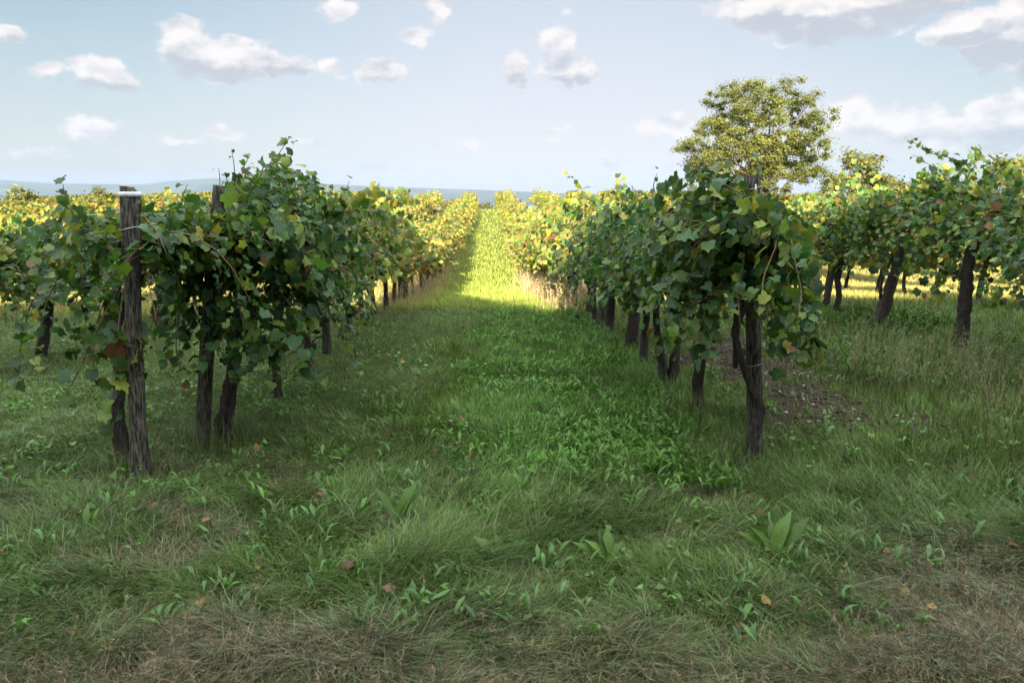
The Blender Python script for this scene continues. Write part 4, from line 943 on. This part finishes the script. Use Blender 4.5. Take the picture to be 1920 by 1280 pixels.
# fallen leaves and stones
def litter():
    n = 110; x, y = sample(n, 3.0, 12, .7); P = np.stack([x, y, ground(x, y) + rng.uniform(.02, .06, n)], 1)
    N = norm(np.array([0, 0, 1.]) + rng.normal(0, .35, (n, 3))); T = rng.normal(0, 1, (n, 3))
    pal = np.array([[.20, .09, .04], [.30, .20, .05], [.12, .06, .035], [.16, .18, .08], [.30, .12, .06]])
    me = mesh_np('fallen_leaves', *leaves(P, N, T, rng.uniform(.03, .055, n), palette(n, rng, pal, (3, 2, 3, 2, 1)), 'grape', rng))
    tag(obj('fallen_leaves', me, M_weed), 'brown and yellow fallen vine leaves scattered on the grass', 'leaves', None, 'stuff')
    # rough stones and clods on the bare soil
    x = rng.uniform(1.6, 4.2, 9000); y = rng.uniform(5.2, 11.5, 9000); c = cover(x, y); k_ = rng.random(9000) < c['soil'] * .7; x, y = x[k_], y[k_]
    base = np.array([(1, 0, 0), (-1, 0, 0), (0, 1, 0), (0, -1, 0), (0, 0, 1), (0, 0, -1)], float); f = np.array([(0, 2, 4), (2, 1, 4), (1, 3, 4), (3, 0, 4), (2, 0, 5), (1, 2, 5), (3, 1, 5), (0, 3, 5)])
    for nm, sel, s0, s1, mat, lab, cat in (('soil_clods', rng.random(len(x)) < .965, .004, .022, M_clod, 'dark crumbly clods on the bare soil strip right of the lane', 'soil'), ('pebbles', None, .008, .022, M_stone, 'small pale limestone pebbles on the bare soil strip', 'pebbles')):
        s_ = sel if sel is not None else ~first_sel; first_sel = s_
        X_, Y_ = x[s_], y[s_]; n = len(X_); sc_ = rng.uniform(s0, s1, n)
        V = base[None] * sc_[:, None, None] * rng.uniform(.6, 1.2, (n, 6, 3)) * np.array([1.2, 1, .7]) + np.stack([X_, Y_, ground(X_, Y_) + sc_ * .3], 1)[:, None]
        V += rng.normal(0, .15, V.shape) * sc_[:, None, None]
        me = mesh_np(nm, V.reshape(-1, 3), (f[None] + (np.arange(n) * 6)[:, None, None]).reshape(-1, 3)); tag(obj(nm, me, mat), lab, cat, None, 'stuff')
M_clod = solid('soil_clod', (.028, .022, .017), (.080, .062, .046), (9, 9, 9), .95, .3)
litter()

# dock leaves standing out of the near grass: a few single plants
def dock(px, py, d, n, L, label, seed):
    rg = np.random.default_rng(seed); p = px3(px, py, d); z = gz(p[0], d)
    a = rg.uniform(-.4, 3.5, n); t = rg.uniform(.5, 1.25, n); h = np.stack([np.cos(a), np.sin(a) * .5, 0 * a], 1)
    T = h * np.cos(t)[:, None] + np.array([0, 0, 1.]) * np.sin(t)[:, None]; N = norm(-h * np.sin(t)[:, None] + np.array([0, -.6, .6]) * 1.0)
    P = np.tile(np.array([[0, 0, .0]]), (n, 1)) + rg.normal(0, .01, (n, 3))
    me = mesh_np('dock_plant', *leaves(P, N, T, rg.uniform(.75, 1.1, n) * L, palette(n, rg, np.array([[.06, .13, .02], [.09, .17, .03]]), (1, 1)), 'lance', rg, curl=.6))
    V = me; o = obj('dock_plant', me, M_weed, None, (p[0], d, z)); tag(o, label, 'plant', 'broad-leaved plants in the foreground grass')
dock(1455, 1050, 3.55, 6, .24, 'dock plant with upright pointed leaves right of centre in the foreground', 1)
dock(745, 985, 4.0, 3, .22, 'small dock plant with one upright leaf left of centre', 2)
dock(940, 1050, 3.6, 5, .20, 'low broad-leaved plant in the centre foreground grass', 3)
dock(1140, 1060, 3.55, 5, .19, 'spreading low plant just right of the centre foreground', 4)
dock(600, 1060, 3.5, 5, .13, 'small pale rosette left of centre in the foreground', 5)
dock(160, 1000, 3.9, 5, .16, 'yellow-green rosette in the grass below the white-banded post', 6)

# ------------------------------------------------------------------ haze
def haze():
    x0, x1, y0, y1, z0, z1 = -13800, 13800, -390, 13500, -75, 330
    V = np.array([(x, y, z) for x in (x0, x1) for y in (y0, y1) for z in (z0, z1)]); Q = np.array([(0, 1, 3, 2), (4, 6, 7, 5), (0, 4, 5, 1), (2, 3, 7, 6), (0, 2, 6, 4), (1, 5, 7, 3)])
    m, b = new_mat('haze'); p = b.n('ShaderNodeVolumePrincipled'); p.inputs['Color'].default_value = (.56, .74, 1, 1); p.inputs['Density'].default_value = HAZE; p.inputs['Anisotropy'].default_value = 0.5
    o = b.n('ShaderNodeOutputMaterial'); b.nt.links.new(p.outputs[0], o.inputs['Volume'])
    h = obj('haze', mesh_np('haze', V, Q), m); tag(h, 'pale blue haze filling the air towards the far hills', 'haze', None, 'stuff')
HAZE = 6e-5
haze()
